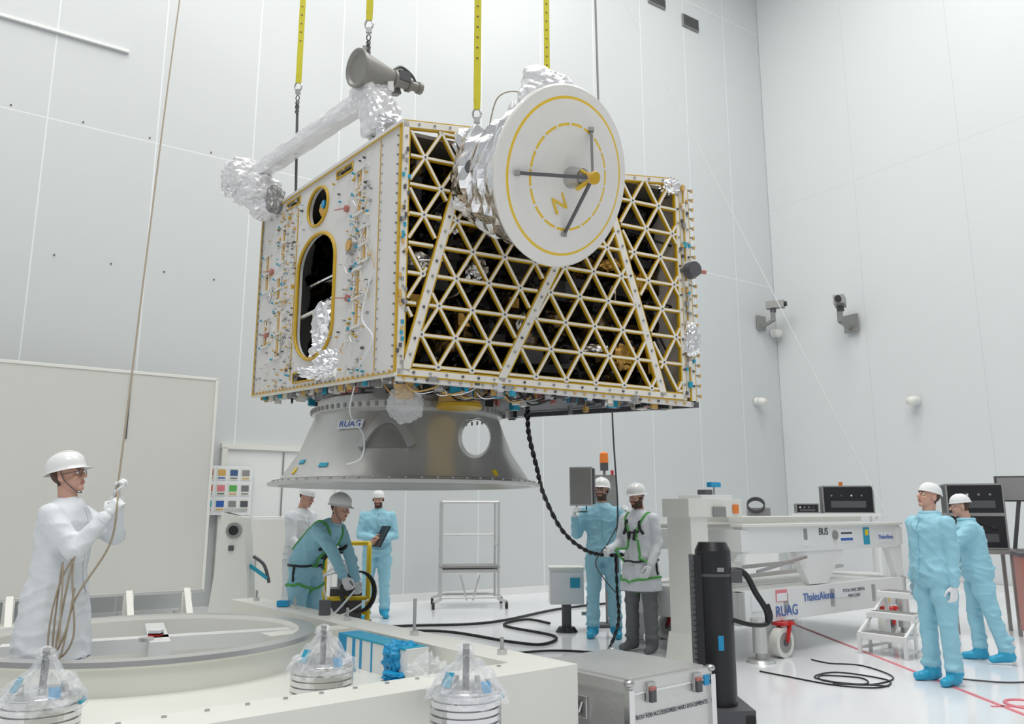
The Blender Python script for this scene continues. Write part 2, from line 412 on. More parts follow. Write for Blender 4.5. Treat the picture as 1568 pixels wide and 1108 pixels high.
for i in range(40):
    bb=rng.choice([rng.uniform(.42,1.0),rng.uniform(2.15,3.0)]); c=rng.uniform(.1,1.8)
    pts=[Lf(bb,c,.02)]
    for j in range(3): pts.append(pts[-1]+lh*rng.uniform(-.09,.09)+V((0,0,rng.uniform(-.12,.12))))
    body.tube(bez(pts,5),.0035,rng.choice(['amber','rib','silver','rib','grey']),5)
body.tube(bez([Lf(.42,.85,.02),Lf(.5,.5,.05),Lf(.3,.3,.05),Lf(.55,.1,.04)],8),.008,'paper',6)
for i in range(24):
    z=.06+i*.082
    for bb in(.06,.33,LB-.03):
        body.cyl(Lf(bb,z,0),Lf(bb,z,.014),.009,.009,'grey' if bb<.3 else 'steel',6)
for i in range(34): body.cyl(Lf(.1+i*.089,.03,0),Lf(.1+i*.089,.03,.015),.01,.01,rng.choice(['amber','steel']),6)
body.beam(Lf(.02,.0,.004),Lf(.02,HT,.004),.03,.012,'yel',nL); body.beam(Lf(LB,.0,0),Lf(LB,HT-.02,0),.03,.03,'rib',nL)
body.beam(Lf(0,HT,.0),Lf(LB,HT-.02,.0),.03,.03,'panel'); body.beam(Lf(0,.0,.0),Lf(LB,.0,.0),.03,.03,'rib')
body.beam(Lf(.36,.05,.002),Lf(.36,HT-.04,.002),.008,.006,'yel',nL); body.beam(Lf(0,.012,.016),Lf(LB,.012,.016),.012,.008,'yel'); body.beam(Lf(0,HT-.03,.016),Lf(LB,HT-.05,.016),.010,.008,'yel'); body.beam(Lf(2.08,.1,.004),Lf(2.08,1.85,.004),.010,.006,'yel',nL); body.beam(Lf(LB-.02,.02,.016),Lf(LB-.02,HT-.04,.016),.010,.008,'yel',nL)
for i in range(170):
    a=rng.uniform(.1,LA-.1); bb=rng.choice([rng.uniform(.02,.4),rng.uniform(.05,LB-.1)]); k=rng.choice(['amber','grey','teal','silver','rib','blk','lip','steel','dgrey'])
    h=rng.uniform(.03,.10)
    body.box(S(a,bb,-h/2),(rng.uniform(.02,.09),rng.uniform(.02,.09),h),k,Matrix.Rotation(rng.random(),3,'Z'))
for i in range(60):
    bb=rng.uniform(.05,LB-.05); h=rng.uniform(.02,.06); k=rng.choice(['amber','grey','teal','silver','rib','grey'])
    body.box(S(.05+rng.random()*.1,bb,-h/2),(.04,.04,h),k)
for i in range(22):
    p=S(rng.uniform(.1,1.4),rng.uniform(.1,.6),-.02); body.tube(bez([p,p+V((.08,0,-.09)),p+V((.22,.05,-.06)),p+V((.3,.1,0))],5),.008,rng.choice(['amber','blk','grey','silver']),5)
body.cyl(S(.95,.75,-.13),S(.95,.75,0),.19,.17,'amber',24); body.cyl(S(.95,.75,-.16),S(.95,.75,-.13),.20,.20,'yel',24)
body.cyl(S(.25,.35,-.15),S(.25,.35,0),.07,.10,'amber',16)
body.crumple(S(.22,.28,-.20),(.15,.12,.15),'bag',.15,31)
body.beam(S(LA,.0,-.03),S(LA,LB,-.03),.05,.05,'dgrey'); body.beam(S(.6,LB,-.03),S(LA,LB,-.03),.05,.05,'dgrey')
for i in range(22):
    z=.05+i*.093; body.beam(S(LA,.02,z),S(LA+.055,.02,z),.014,.014,'grey'); body.box(S(LA+.06,.02,z),(.02,.02,.03),'amber')
    if i%2: body.box(F(LA-.07,z,.01),(.03,.03,.05),rng.choice(['steel','amber','teal','rib']),Matrix.Rotation(.43,3,'Z'))
body.cyl(F(LA-.03,1.2,.02),F(LA-.03,1.2,.10),.08,.07,'dgrey',20); body.cyl(F(LA+.04,1.2,.05),F(LA+.12,1.2,.05),.02,.02,'lip',8)
body.crumple(F(LA-.18,HT-.04,-.05),(.12,.1,.08),'silver',.2,21); body.crumple(F(LA-.05,.55,.03),(.08,.05,.16),'silver',.2,22)
body.obj('body_panels',SO,sub=True,parent=sat)

# truss front face
tr=MB()
def inset(poly):
    n=len(poly)
    ar=sum(poly[i][0]*poly[(i+1)%n][1]-poly[(i+1)%n][0]*poly[i][1] for i in range(n))
    return poly[::-1] if ar<0 else poly
def clip(poly,p,d):
    t0,t1=-99,99;n=len(poly)
    for i in range(n):
        ax,ay=poly[i];bx,by=poly[(i+1)%n];ex,ey=bx-ax,by-ay;nx,ny=-ey,ex
        num=nx*(p[0]-ax)+ny*(p[1]-ay);den=nx*d[0]+ny*d[1]
        if abs(den)<1e-9:
            if num<0:return None
            continue
        t=-num/den
        if den>0:t0=max(t0,t)
        else:t1=min(t1,t)
    return (t0,t1) if t1-t0>.03 else None
def fb(p,q,w,n0,n1,k):
    a=V((p[0],p[1]));c=V((q[0],q[1]));d=(c-a).normalized();o=V((-d.y,d.x))*w/2
    tr.prism([tuple(a-o),tuple(c-o),tuple(c+o),tuple(a+o)],n0,n1,k,F)
def rib(p,q,w,ye=.006):
    fb(p,q,w+2*ye,-.034,-.002,'yel'); fb(p,q,w,-.03,.004,'rib')
cells=[[(.07,.30),(.07,2.0),(.54,2.04)],[(.12,.06),(.84,.06),(1.74,1.98),(.62,2.04)],[(.92,.06),(2.38,.06),(1.82,1.88)],[(2.44,.12),(2.62,.06),(2.62,2.02),(1.90,1.96)]]
P=.28; row=P*math.sqrt(3)/2
dirs=[(1,0),(.5,math.sqrt(3)/2),(-.5,math.sqrt(3)/2)]
for cell in cells:
    poly=inset(cell)
    for d in dirs:
        nx,ny=-d[1],d[0]
        for kk in range(-24,25):
            pt=(nx*row*kk+.05,ny*row*kk+.08)
            r=clip(poly,pt,d)
            if r: rib((pt[0]+d[0]*r[0],pt[1]+d[1]*r[0]),(pt[0]+d[0]*r[1],pt[1]+d[1]*r[1]),.018)
    for i in range(-24,26):
        for j in range(-2,14):
            x=.05+i*P+j*P/2; z=.08+j*row
            ok=all((poly[(q+1)%len(poly)][0]-poly[q][0])*(z-poly[q][1])-(poly[(q+1)%len(poly)][1]-poly[q][1])*(x-poly[q][0])>0.004 for q in range(len(poly)))
            if ok:
                tr.cyl(F(x,z,-.02),F(x,z,.006),.026,.026,'rib',10); tr.cyl(F(x,z,.006),F(x,z,.012),.009,.009,'dgrey',6)
beams=[((.03,0),(.03,2.06),.055),((0,2.03),(.66,2.11),.06),((.07,.03),(.60,2.08),.07),((.60,2.08),(1.9,2.0),.06),((.86,.02),(1.83,1.98),.07),((1.83,1.98),(2.42,.02),.07),((1.84,1.97),(2.05,1.99),.06),((2.02,1.98),(2.64,2.06),.05),((0,.02),(2.66,.03),.055),((2.64,0),(2.64,2.06),.04),((2.74,0),(2.74,2.0),.05)]
for p,q,w in beams:
    rib(p,q,w-.008,.012)
    L=(V(q)-V(p)).length;n=int(L/.13)
    for i in range(1,n):
        x=p[0]+(q[0]-p[0])*i/n;z=p[1]+(q[1]-p[1])*i/n
        tr.cyl(F(x,z,.004),F(x,z,.016),.011,.011,rng.choice(['dgrey','steel','grey']),6)
tr.prism([(2.655,.03),(2.725,.03),(2.725,2.0),(2.655,2.03)],-.03,-.01,'panel',F)
tr.prism([(.0,-.005),(LA,-.005),(LA,-.05),(0,-.05)],-.04,-.01,'panel',F)
for i in range(30): tr.cyl(F(.06+i*.092,-.028,-.01),F(.06+i*.092,-.028,.01),.01,.01,rng.choice(['amber','dgrey','steel']),6)
for i in range(60):
    x=rng.choice([rng.uniform(.0,.06),rng.uniform(2.64,2.76)]);z=rng.uniform(.05,2); tr.box(F(x,z,.012),(.02,.02,.03),rng.choice(['dgrey','teal','steel','amber']),Matrix.Rotation(.43,3,'Z'))
tr.obj('truss_panel',SO,sub=True,parent=sat)

# dish antenna
DC=V((.406,5.75,3.98)); DN=V((.638,-.705,-.32)).normalized(); dy=(V((0,0,1))-DN*DN.z).normalized(); dx=dy.cross(DN)
DR=Matrix((dx,dy,DN)).transposed(); R0=.675
d=MB()
rs=[0,.08,.2,.32,.383,.403,.412,.43,.5,.565,.576,.597,.622,.66,R0]
ks=['dishw']*4+['yeld','dishw','dishw','dishw','dishw','dishw','yeld','dishw','dishw','dishw']
prof=[(r,.07*(1-(r/R0)**2)) for r in rs]
d.lathe(prof,'dishw',96,DC,DR,ks=ks)
d.lathe([(R0,0),(R0+.012,-.012),(R0+.008,-.035),(R0-.02,-.05),(.3,-.14),(.0,-.16)],'dishw',96,DC,DR)
def D(x,y,z): return DC+DR@V((x,y,z))
for i in range(18):
    a=2*pi*i/18+.1; 
    d.beam(D(.379*math.cos(a),.379*math.sin(a),.050),D(.407*math.cos(a),.407*math.sin(a),.046),.018,.006,'dishw',DN)
d.cyl(D(0,0,.05),D(0,0,.20),.085,.07,'steel',24); d.cyl(D(0,0,.20),D(0,0,.27),.05,.03,'grey',20)
tip=D(0,0,.30)
for ang,r in((192,.52),(74,.42),(-80,.43)):
    a=math.radians(ang); q=D(r*math.cos(a),r*math.sin(a),.05); d.beam(q,tip,.020,.020,'dgrey'); d.box(q,(.04,.04,.03),'grey')
d.cyl(D(0,0,.27),D(0,0,.32),.040,.05,'amber',20); d.cyl(D(0,0,.32),D(0,0,.335),.05,.045,'yel',20); d.beam(tip,D(.0,-.09,.16),.04,.012,'yeld'); d.beam(tip,D(.06,.05,.22),.04,.012,'yeld'); d.beam(tip,D(-.06,.04,.22),.04,.012,'yeld')
d.obj('dish_antenna',SO,sub=True,parent=sat)
tR=DR@Matrix.Rotation(math.radians(40),3,'Z')
text('dish_marking','N',.19,D(-.05,-.22,.066),tR,'yeld',sat,ext=.004)
mw=MB()
e1=V((-.22,6.12,4.1))
vs=[];fs=[];nn=48;st=14
A0=DC-DN*.08
for i in range(st+1):
    t=i/st; c=A0.lerp(e1,t); r=.62*(1-t)+.36*t
    for j in range(nn):
        a=2*pi*j/nn; p=V((math.cos(a),math.sin(a),0)); 
        dd=noise.voronoi(V((p.x*2.2,p.y*2.2,t*3)))[0]
        nz=1+(.20*(dd[1]-dd[0]-.3)+.07*noise.noise(V((p.x*5,p.y*5,t*7))))*(min(1,t*3)*.8+.1)
        vs.append(c+DR@(p*r*nz))
for i in range(st):
    for j in range(nn): a=i*nn+j;c=i*nn+(j+1)%nn; fs.append((a,c,c+nn,a+nn))
mw.add(vs,fs,'silver'); 
mw.crumple(V((-.2,6.12,4.2)),(.27,.22,.33),'silver',.2,4,True,Matrix.Rotation(.4,3,'Z'))
mw.crumple(V((-.33,6.0,3.88)),(.14,.1,.09),'mliw',.25,16)
mw.crumple(V((-.12,6.02,3.72)),(.22,.10,.12),'mliw',.25,17,R=Matrix.Rotation(.5,3,'Y'))
mw.crumple(V((.26,5.98,4.80)),(.20,.18,.17),'mliw',.12,7,True,Matrix.Rotation(.35,3,'Y'))
mw.crumple(V((.06,6.02,4.66)),(.10,.10,.10),'mliw',.2,8)
mw.tube(bez([V((-.2,6.1,4.5)),V((-.12,5.95,4.75)),V((.05,5.9,4.78)),V((.1,5.9,4.65))],8),.006,'rope',6)
mw.cyl((-.24,5.86,4.05),(-.30,5.72,4.05),.10,.10,'silver',20); mw.cyl((-.30,5.72,4.05),(-.31,5.70,4.05),.06,.06,'dgrey',20)
mw.box((-.12,5.8,3.93),(.18,.02,.05),'gold')
mw.obj('antenna_mount_blanket',SO,sub=True,parent=sat)
# boom with wrapping
bm_=MB()
pA=V((-2.86,8.2,5.05)); pB=V((-1.30,6.6,5.12))
vs=[];fs=[];nn=20;st=60;R=frame(pB-pA)
for i in range(st+1):
    t=i/st;c=pA.lerp(pB,t)
    for j in range(nn):
        a=2*pi*j/nn;p=V((math.cos(a),math.sin(a),0)); e=(abs(p.x)**4+abs(p.y)**4)**.25
        r=.088*(1+.08*noise.noise(V((p.x*2,p.y*2,t*14)))+.04*noise.noise(V((p.x*4,p.y*4,t*40))))/e
        vs.append(c+R@(p*r))
for i in range(st):
    for j in range(nn): a=i*nn+j;c=i*nn+(j+1)%nn; fs.append((a,c,c+nn,a+nn))
bm_.add(vs,fs,'mliw')
RB=Matrix.Rotation(-.8,3,'Z')
bm_.crumple(pA+V((-.06,0,.02)),(.20,.22,.15),'mliw',.14,41,True,RB); bm_.crumple(pA+V((.12,-.1,-.20)),(.26,.18,.14),'mliw',.2,42,True,RB); bm_.crumple(pA+V((-.20,.05,-.10)),(.13,.12,.10),'silver',.25,43)
bm_.crumple(pA+V((.22,-.1,-.38)),(.16,.16,.12),'mliw',.16,44,True); bm_.crumple(pA+V((.36,-.25,-.36)),(.08,.08,.14),'grey',.2,49,True)
bm_.crumple(pB+V((.03,-.02,-.04)),(.16,.16,.15),'mliw',.14,45,True,RB); bm_.crumple(pB+V((.13,-.12,-.26)),(.15,.14,.18),'mliw',.18,46,True,RB); bm_.crumple(pB+V((.25,-.22,-.42)),(.11,.10,.12),'silver',.2,47,True); bm_.box(V((-1.02,6.28,4.60)),(.10,.12,.16),'grey')
bm_.beam(pB+V((.05,0,.08)),V((-1.05,6.78,5.28)),.07,.07,'grey')
bm_.obj('wrapped_boom',SO,sub=True,parent=sat)
# horn
h=MB(); ha=V((-1.361,6.35,5.266)); he=V((-.88,6.80,5.33)); ax=(he-ha).normalized(); HR=frame(ax)
h.lathe([(.0,.03),(.13,.02),(.15,.0),(.168,0),(.168,.02),(.155,.04),(.085,.36),(.075,.37),(.09,.375),(.09,.40),(.055,.405),(.050,.54),(.068,.545),(.068,.57),(.045,.575),(.040,.66),(.055,.665),(.055,.70),(0,.70)],'horn',40,ha,HR)
h.box(ha+ax*.48+V((0,0,.04)),(.13,.09,.12),'dgrey',HR); h.tube(bez([ha+ax*.40+V((0,0,.1)),ha+ax*.48+V((0,0,.15)),ha+ax*.60+V((0,0,.1)),ha+ax*.66],6),.015,'dgrey',6)
h.box(ha+ax*.30+V((.03,0,-.10)),(.10,.10,.06),'mliw',HR); h.box(ha+ax*.08+V((0,0,.18)),(.03,.03,.1),'grey')
h.obj('horn_antenna',SO,sub=True,parent=sat,recalc=True,sharp=.6)

# payload adapter cone
ac=MB(); OC=V((-1.035,7.9,0))
prof=[(1.22,1.70),(1.31,1.70),(1.31,1.725),(1.24,1.735),(1.20,1.76),(1.03,2.02),(.90,2.36),(.93,2.37),(.93,2.43),(.86,2.43),(.86,2.36),(1.0,2.02),(1.17,1.76),(1.20,1.73),(1.22,1.70)]
s2=MB(); s2.lathe(prof,'cone',96,OC)
c1=MB(); c1.cyl((-.31,6.6,2.07),(-.42,9.3,2.31),.15,.15,'dark',28,sy=1.25)
c2=MB(); c2.cyl((-2.0,8.3,2.12),(-3.0,8.6,2.12),.12,.12,'dark',20)
vs,fs,sm=booldiff(s2,[c1,c2])
ac.add(vs,fs,'cone',True)
def cp(phi,z,off=0):
    r=(1.20+(1.03-1.20)*(z-1.76)/.26) if z<2.02 else (1.03+(.90-1.03)*(z-2.02)/.34)
    r+=off; return OC+V((math.sin(phi)*r,-math.cos(phi)*r,z))
na=30; outer=[];inn=[];back=[]
for i in range(na+1):
    t=i/na; q=abs(2*t-1); phi=-.05+(t-.5)*.46
    zo=2.02+.30*(1-q**2.2); zi=2.00+.22*(1-q**2.2)
    outer.append(cp(phi,zo,.05)); inn.append(cp(-.05+(t-.5)*.36,zi,.06)); back.append(cp(-.05+(t-.5)*.52,min(zo+.03,2.36),-.005))
vs=[];fs=[]
for i in range(na+1): vs+=[back[i],outer[i],inn[i],cp(-.05+(i/na-.5)*.36,2.00+.22*(1-abs(2*i/na-1)**2.2),.0)]
for i in range(na):
    for j in range(3): fs.append((4*i+j,4*i+4+j,4*i+5+j,4*i+j+1))
ac.add(vs,fs,'cone',True)
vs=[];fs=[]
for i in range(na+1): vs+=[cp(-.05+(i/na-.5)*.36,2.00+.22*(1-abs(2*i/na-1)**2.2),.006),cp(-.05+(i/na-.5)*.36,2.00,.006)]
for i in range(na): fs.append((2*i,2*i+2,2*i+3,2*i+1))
ac.add(vs,fs,'coned',True)  # darker sheet over the cone, shadow under the arch put into its colour
ac.tube([cp(2*pi*i/60,1.745,.0) for i in range(60)],.012,'grey',6,True)
for i in range(60):
    p=cp(2*pi*i/60+.02,1.735,.045); ac.cyl(p,p+V((0,0,.012)),.012,.012,'steel',6)
for i in range(72): p=OC+V((math.cos(i*pi/36)*.935,math.sin(i*pi/36)*.935,2.40)); ac.box(p,(.02,.02,.04),'grey')
ac.lathe([(.80,2.43),(.88,2.43),(.88,2.50),(.82,2.53),(.82,2.56)],'alu',64,OC)
def patch(phi,z,w,h,k,off=.006,tilt=0):
    c=cp(phi,z,off); rt=V((math.cos(phi),math.sin(phi),0)); up=(cp(phi,z+.05)-cp(phi,z-.05)).normalized(); n=rt.cross(up)
    Rm=Matrix((rt,n,up)).transposed(); ac.box(c,(w,.006,h),k,Rm); return c,Rm,rt,up,n
c_,Rm,rt,up,n_=patch(-.42,2.22,.27,.085,'paper',.012)
patch(-.55,1.86,.10,.04,'teal'); patch(-.86,1.90,.09,.04,'teal'); patch(-.89,1.82,.05,.06,'yelm'); patch(.85,1.80,.05,.06,'yelm')
ad=ac.obj('payload_adapter',(-1.035,7.9,1.7),sub=True,recalc=True,sharp=.5)
text('maker_label','RUAG',.085,c_+n_*.006*(-1 if n_.y>0 else 1),txtR(rt,up),'textb',ad)
b=MB(); b.tube(bez([S(.1,.9,-.0),V((-1.40,6.85,2.3)),V((-1.26,6.75,2.1)),V((-1.24,6.6,1.9)),V((-1.36,6.6,1.84))],8),.007,'paper',6)
b.obj('ground_strap_cable')

# ------------------------------------------------------------ slings
def sling(x,y,z0,k='yelb',w=.06,low=None):
    b=MB(); b.box((0,0,(11.85-z0)/2+.1),(w,.012,11.85-z0-.2),k,Matrix.Rotation(.35,3,'Z'))
    b.box((0,0,.22),(w*.95,.02,.2),'yelb'); 
    b.tube([V((.035*math.cos(a*pi/5),0,.08+.05*math.sin(a*pi/5))) for a in range(10)],.009,'steel',6,True)
    b.box((0,0,.02),(.05,.03,.05),'steel')
    for i in range(4): b.tube([V((.018*math.cos(a*pi/4),(.018*math.sin(a*pi/4) if i%2 else 0),-.05-i*.05+.03*math.sin(a*pi/4))) for a in range(8)],.006,'dgrey',5,True)
    if low: b.tube([V((0,0,-.1)),V((low[0]-x,low[1]-y,low[2]-z0))],.014,'dgrey')
    z=.6
    while z<11-z0:
        b.box((0,-.009,z),(w*.3,.004,.009),'dgrey',Matrix.Rotation(.35,3,'Z')); z+=.10
    return b.obj('lifting_sling',(x,y,z0))
sling(-2.22,7.6,5.72,low=(-2.2,7.65,4.62)); sling(-1.29,6.5,5.70,low=(-1.2,6.5,4.6)); sling(-.30,6.3,4.72,low=(-.3,6.3,4.5)); sling(.36,7.5,4.78,low=(.36,7.5,4.5))
b=MB(); b.beam((-2.22,7.6,12),(.36,7.5,12),.2,.25,'yelm'); b.beam((-1.29,6.5,12),(-.3,6.3,12),.2,.25,'yelm'); b.beam((-1.8,7.6,12.05),(-.8,6.4,12.05),.15,.2,'yelm'); b.beam((0,7.5,12.05),(-.6,6.4,12.05),.15,.2,'yelm'); b.beam((-.9,7.0,12),(-.9,7.0,15.9),.1,.1,'steel'); b.obj('crane_lifting_frame')
b=MB(); b.tube([V((.95,8.0,4.5)),V((.9,8,11.6)),V((.5,7.8,11.8))],.012,'ropeg'); b.obj('crane_control_cable')
b=MB(); b.tube([V((3.36,7.25,1.40)),V((1.45,8,6.6)),V((.3,8.4,9.8)),V((-.2,7.9,11.8))],.0045,'ropew'); b.obj('tag_line')

# ------------------------------------------------------------ people
def hand_mesh(curl=.45,side=1,spread=.1):
    b=MB()
    b.ell((0,.045,0),(.040,.052,.016),'skin'); b.ell((0,.075,0),(.040,.03,.014),'skin')
    b.cap((0,-.02,0),(0,.02,0),.026,.026,'skin',10)
    xs=[-.031,-.0105,.0105,.030]; Ls=[.066,.078,.072,.056]
    order=[0,1,2,3] if side>0 else [3,2,1,0]
    for i in range(4):
        x=xs[i]; L=Ls[order[i]]; p=V((x,.088,0)); a=.15; r=.0095
        for sgm,(fr) in enumerate((.45,.32,.27)):
            a+=curl*(1.0 if sgm else .7)
            q=p+V((x*spread*2,math.cos(a),math.sin(a))).normalized()*L*fr*1.15
            b.cap(p,q,r,r*.92,'skin',8); p=q; r*=.92
    t=-side; p=V((t*.030,.02,.005)); q=p+V((t*.030,.030,.012)); b.cap(p,q,.014,.0115,'skin',8)
    q2=q+V((t*.010,.028,.012)).lerp(V((-t*.012,.026,.022)),min(1,curl)); b.cap(q,q2,.0115,.0095,'skin',8)
    q3=q2+V((0,.02,.012)).lerp(V((-t*.014,.012,.016)),min(1,curl)); b.cap(q2,q3,.0095,.0085,'skin',8)
    return remesh(b,.0045,2,.4)
HC={}
def hand(curl,side):
    k=(round(curl,2),side)
    if k not in HC: HC[k]=hand_mesh(curl,side)
    return HC[k]
def head_mesh():
    b=MB()
    b.ell((0,.012,.03),(.074,.092,.088),'skin',n=24,m=16); b.ell((0,-.018,-.045),(.058,.066,.070),'skin',n=24,m=16)
    b.ell((0,-.060,-.095),(.026,.022,.02),'skin'); b.ell((0,-.072,.022),(.052,.016,.012),'skin')
    b.ell((.034,-.058,-.03),(.022,.02,.022),'skin'); b.ell((-.034,-.058,-.03),(.022,.02,.022),'skin')
    b.cap((0,-.082,.008),(0,-.103,-.026),.008,.013,'skin',10); b.ell((.011,-.092,-.03),(.009,.010,.008),'skin'); b.ell((-.011,-.092,-.03),(.009,.010,.008),'skin')
    b.ell((0,-.082,-.056),(.023,.010,.006),'skin'); b.ell((0,-.081,-.067),(.020,.010,.006),'skin')
    for s in(-1,1): b.ell((s*.074,.012,-.012),(.010,.020,.031),'skin')
    b.cap((0,.018,-.06),(0,.028,-.19),.054,.058,'skin',18)
    return remesh(b,.0055,2,.4)
HM=head_mesh()
SEC=[(-.10,.125,.115),(-.04,.17,.135),(.03,.178,.138),(.12,.170,.128),(.22,.165,.125),(.33,.182,.130),(.42,.188,.125),(.48,.165,.105),(.53,.105,.085),(.565,.062,.062)]
def person(name,loc,rz,H=1.75,top='suitb',bottom=None,hem=None,lean=0,arms=None,legs=None,head=(0,0),gear='helm',beard=False,glove=('glove','glove'),curl=(.45,.45),harness=False,shoe='shoeb',palm=None,glasses=False,girth=1.0,hood=False):
    B=MB(); dt=.01
    def spine(t):
        p=V((0,0,.93))
        if t<=0: return p+V((0,0,t)),0
        x=0;ang=0
        while x<t:
            h=min(dt,t-x); ang=lean*min(1,x/.18); p=p+V((0,-math.sin(ang),math.cos(ang)))*h; x+=h
        return p,ang
    n=24; rings=[]
    for (t,rx,ry) in SEC:
        p,a=spine(t); R=Matrix.Rotation(a,3,'X')
        rings.append([p+R@V((math.cos(2*pi*j/n)*rx*girth,math.sin(2*pi*j/n)*ry*girth,0)) for j in range(n)])
    def loft(rings):
        vs=[q for r in rings for q in r]; fs=[]
        for i in range(len(rings)-1):
            for j in range(n): fs.append((i*n+j,i*n+(j+1)%n,(i+1)*n+(j+1)%n,(i+1)*n+j))
        fs.append(tuple(range(n-1,-1,-1))); fs.append(tuple(range(len(vs)-n,len(vs)))); B.add(vs,fs,top)
    loft(rings)
    if hem:
        rr=[]
        for z,rx,ry in((hem,.225,.185),(hem+.12,.215,.175),(.85,.195,.155),(1.0,.17,.13)):
            rr.append([V((math.cos(2*pi*j/n)*rx*girth*(1+.04*math.sin(j*2.1)),math.sin(2*pi*j/n)*ry*girth*(1+.05*math.sin(j*1.7)),z)) for j in range(n)])
        loft(rr)
    legs=legs or ((V((.06,-.02,-1)),V((.02,.02,-1))),(V((-.06,-.02,-1)),V((-.02,.02,-1))))
    anks=[]
    for s,(td,sd) in zip((1,-1),legs):
        hp=V((s*.092,0,.90)); kn=hp+V(td).normalized()*.42; an=kn+V(sd).normalized()*.405; anks.append(an)
        B.cap(hp,kn,.100*girth,.080,top); B.cap(kn,an,.078,.070,top)
        B.ell(hp.lerp(kn,.35),(.10*girth,.105*girth,.14),top)
        B.ell(an+V((0,-.005,.07)),(.082,.085,.045),top); B.ell(an+V((0,0,.16)),(.084,.082,.035),top)
    low=min(a.z for a in anks)
    for s,an in zip((1,-1),anks):
        f=V((s*.22,-1,0)).normalized(); an0=V((an.x,an.y,an.z))
        B.cap(an0+V((0,0,.01)),an0+V((0,0,-.025)),.060,.055,top)
        B.cap(an0-f*.035+V((0,0,-.03)),an0+f*.15+V((0,0,-.045)),.046,.042,top); B.ell(an0+f*.09+V((0,0,-.035)),(.052,.06,.042),top)
    sh,sa=spine(.455); Rs=Matrix.Rotation(sa,3,'X')
    arms=arms or ((V((.12,.03,-1)),V((.05,-.18,-1))),(V((-.12,.03,-1)),V((-.05,-.18,-1))))
    wr=[]
    for s,(ud,fd) in zip((1,-1),arms):
        sp=sh+Rs@V((s*.165*girth,0,.0)); el=sp+V(ud).normalized()*.275; w=el+V(fd).normalized()*.245
        B.cap(sp,el,.076,.062,top); B.cap(el,w,.062,.046,top); wr.append((s,w,V(fd).normalized()))
    vs,fs=remesh(B,.0135,5,.5)
    base=low-.082
    out=[]
    amp=.75 if top=='suitw' else 1
    for i,v in enumerate(vs):
        q=v*6+V((loc[0]*3,loc[1],0))
        rg=1-abs(noise.noise(V((q.x*.8,q.y*.8,q.z*1.9))))*2
        rg2=1-abs(noise.noise(V((q.x*.6+9,q.y*.6,q.z*.9+q.x*.8))))*2
        zz=v.z-base
        jn=max(math.exp(-((zz-.48)/.12)**2),math.exp(-((zz-.95)/.15)**2),math.exp(-((zz-.15)/.1)**2),.5)
        d=(rg**3*.022*jn+rg2**3*.010-.007+noise.noise(q*2.3)*.004)*amp
        ctr=V((0,v.y*.3,v.z)); dv=(v-ctr); dv=dv.normalized() if dv.length>1e-4 else V((0,0,1))
        v=v+dv*d; v.z=max(v.z,base); out.append(v)
    vs=out
    O=MB(); T=Matrix.Scale(H/1.755,4)@Matrix.Translation((0,0,-base))
    O.X=T
    groups={}
    for f in fs:
        z=sum(vs[i].z for i in f)/len(f)-base
        if z<.125: k=shoe
        elif bottom and z<(hem-base+.01 if hem else .93) : k=bottom
        else: k=top
        groups.setdefault(k,[]).append(f)
    for k,g in groups.items():
        used=sorted({i for f in g for i in f}); mp={j:i for i,j in enumerate(used)}
        O.add([vs[i] for i in used],[[mp[i] for i in f] for f in g],k,True)
    for idx,(s,w,fd) in enumerate(wr):
        pn=V(palm[idx]) if palm and palm[idx] is not None else V((-s,0,0))
        y=fd; z=(pn-y*pn.dot(y)); z=z.normalized() if z.length>1e-3 else V((0,-1,0)); x=y.cross(z)
        Rm=Matrix((x,y,z)).transposed(); hv,hf=hand(curl[idx],s)
        O.add([w+y*.025+Rm@p for p in hv],hf,glove[idx],True)
        O.cyl(w-y*.02,w+y*.012,.047,.040,top,14)
    N,na=spine(.56); yaw,pit=head; Rh=Matrix.Rotation(yaw,3,'Z')@Matrix.Rotation(-pit,3,'X')
    hc=N+Rh@V((0,-.022,.142))
    hv,hf=HM; g={}
    for f in hf:
        c=V((0,0,0))
        for i in f: c+=hv[i]
        c/=len(f); k='skin'
        if abs(c.x)<.024 and c.y<-.074 and -.073<c.z<-.051: k='lip'
        elif beard and c.z<-.042 and c.z>-.125 and c.y<.025 and not(abs(c.x)<.026 and c.y<-.07 and c.z>-.075 and c.z<-.05): k='beard'
        elif beard and abs(c.x)>.055 and c.z<0 and -.035<c.y<.005: k='beard'
        elif (c.z>.055 or (c.y>.03 and c.z>-.06)) : k='beard'
        g.setdefault(k,[]).append(f)
    for k,gg in g.items():
        used=sorted({i for f in gg for i in f}); mp={j:i for i,j in enumerate(used)}
        O.add([hc+Rh@hv[i] for i in used],[[mp[i] for i in f] for f in gg],k,True)
    for s in(-1,1):
        O.ell(hc+Rh@V((s*.030,-.074,.002)),(.013,.010,.009),'eye',Rh,10,8); O.ell(hc+Rh@V((s*.030,-.082,.002)),(.0055,.004,.0055),'iris',Rh,8,6)
        O.cap(hc+Rh@V((s*.017,-.087,.020)),hc+Rh@V((s*.044,-.078,.022)),.0035,.003,'beard',6)
        if glasses:
            O.tube([hc+Rh@V((s*.031+.021*math.cos(a*pi/6),-.092,.001+.016*math.sin(a*pi/6))) for a in range(12)],.002,'dgrey',5,True)
            O.tube([hc+Rh@V((s*.052,-.09,.006)),hc+Rh@V((s*.079,.01,.004))],.002,'dgrey',5)
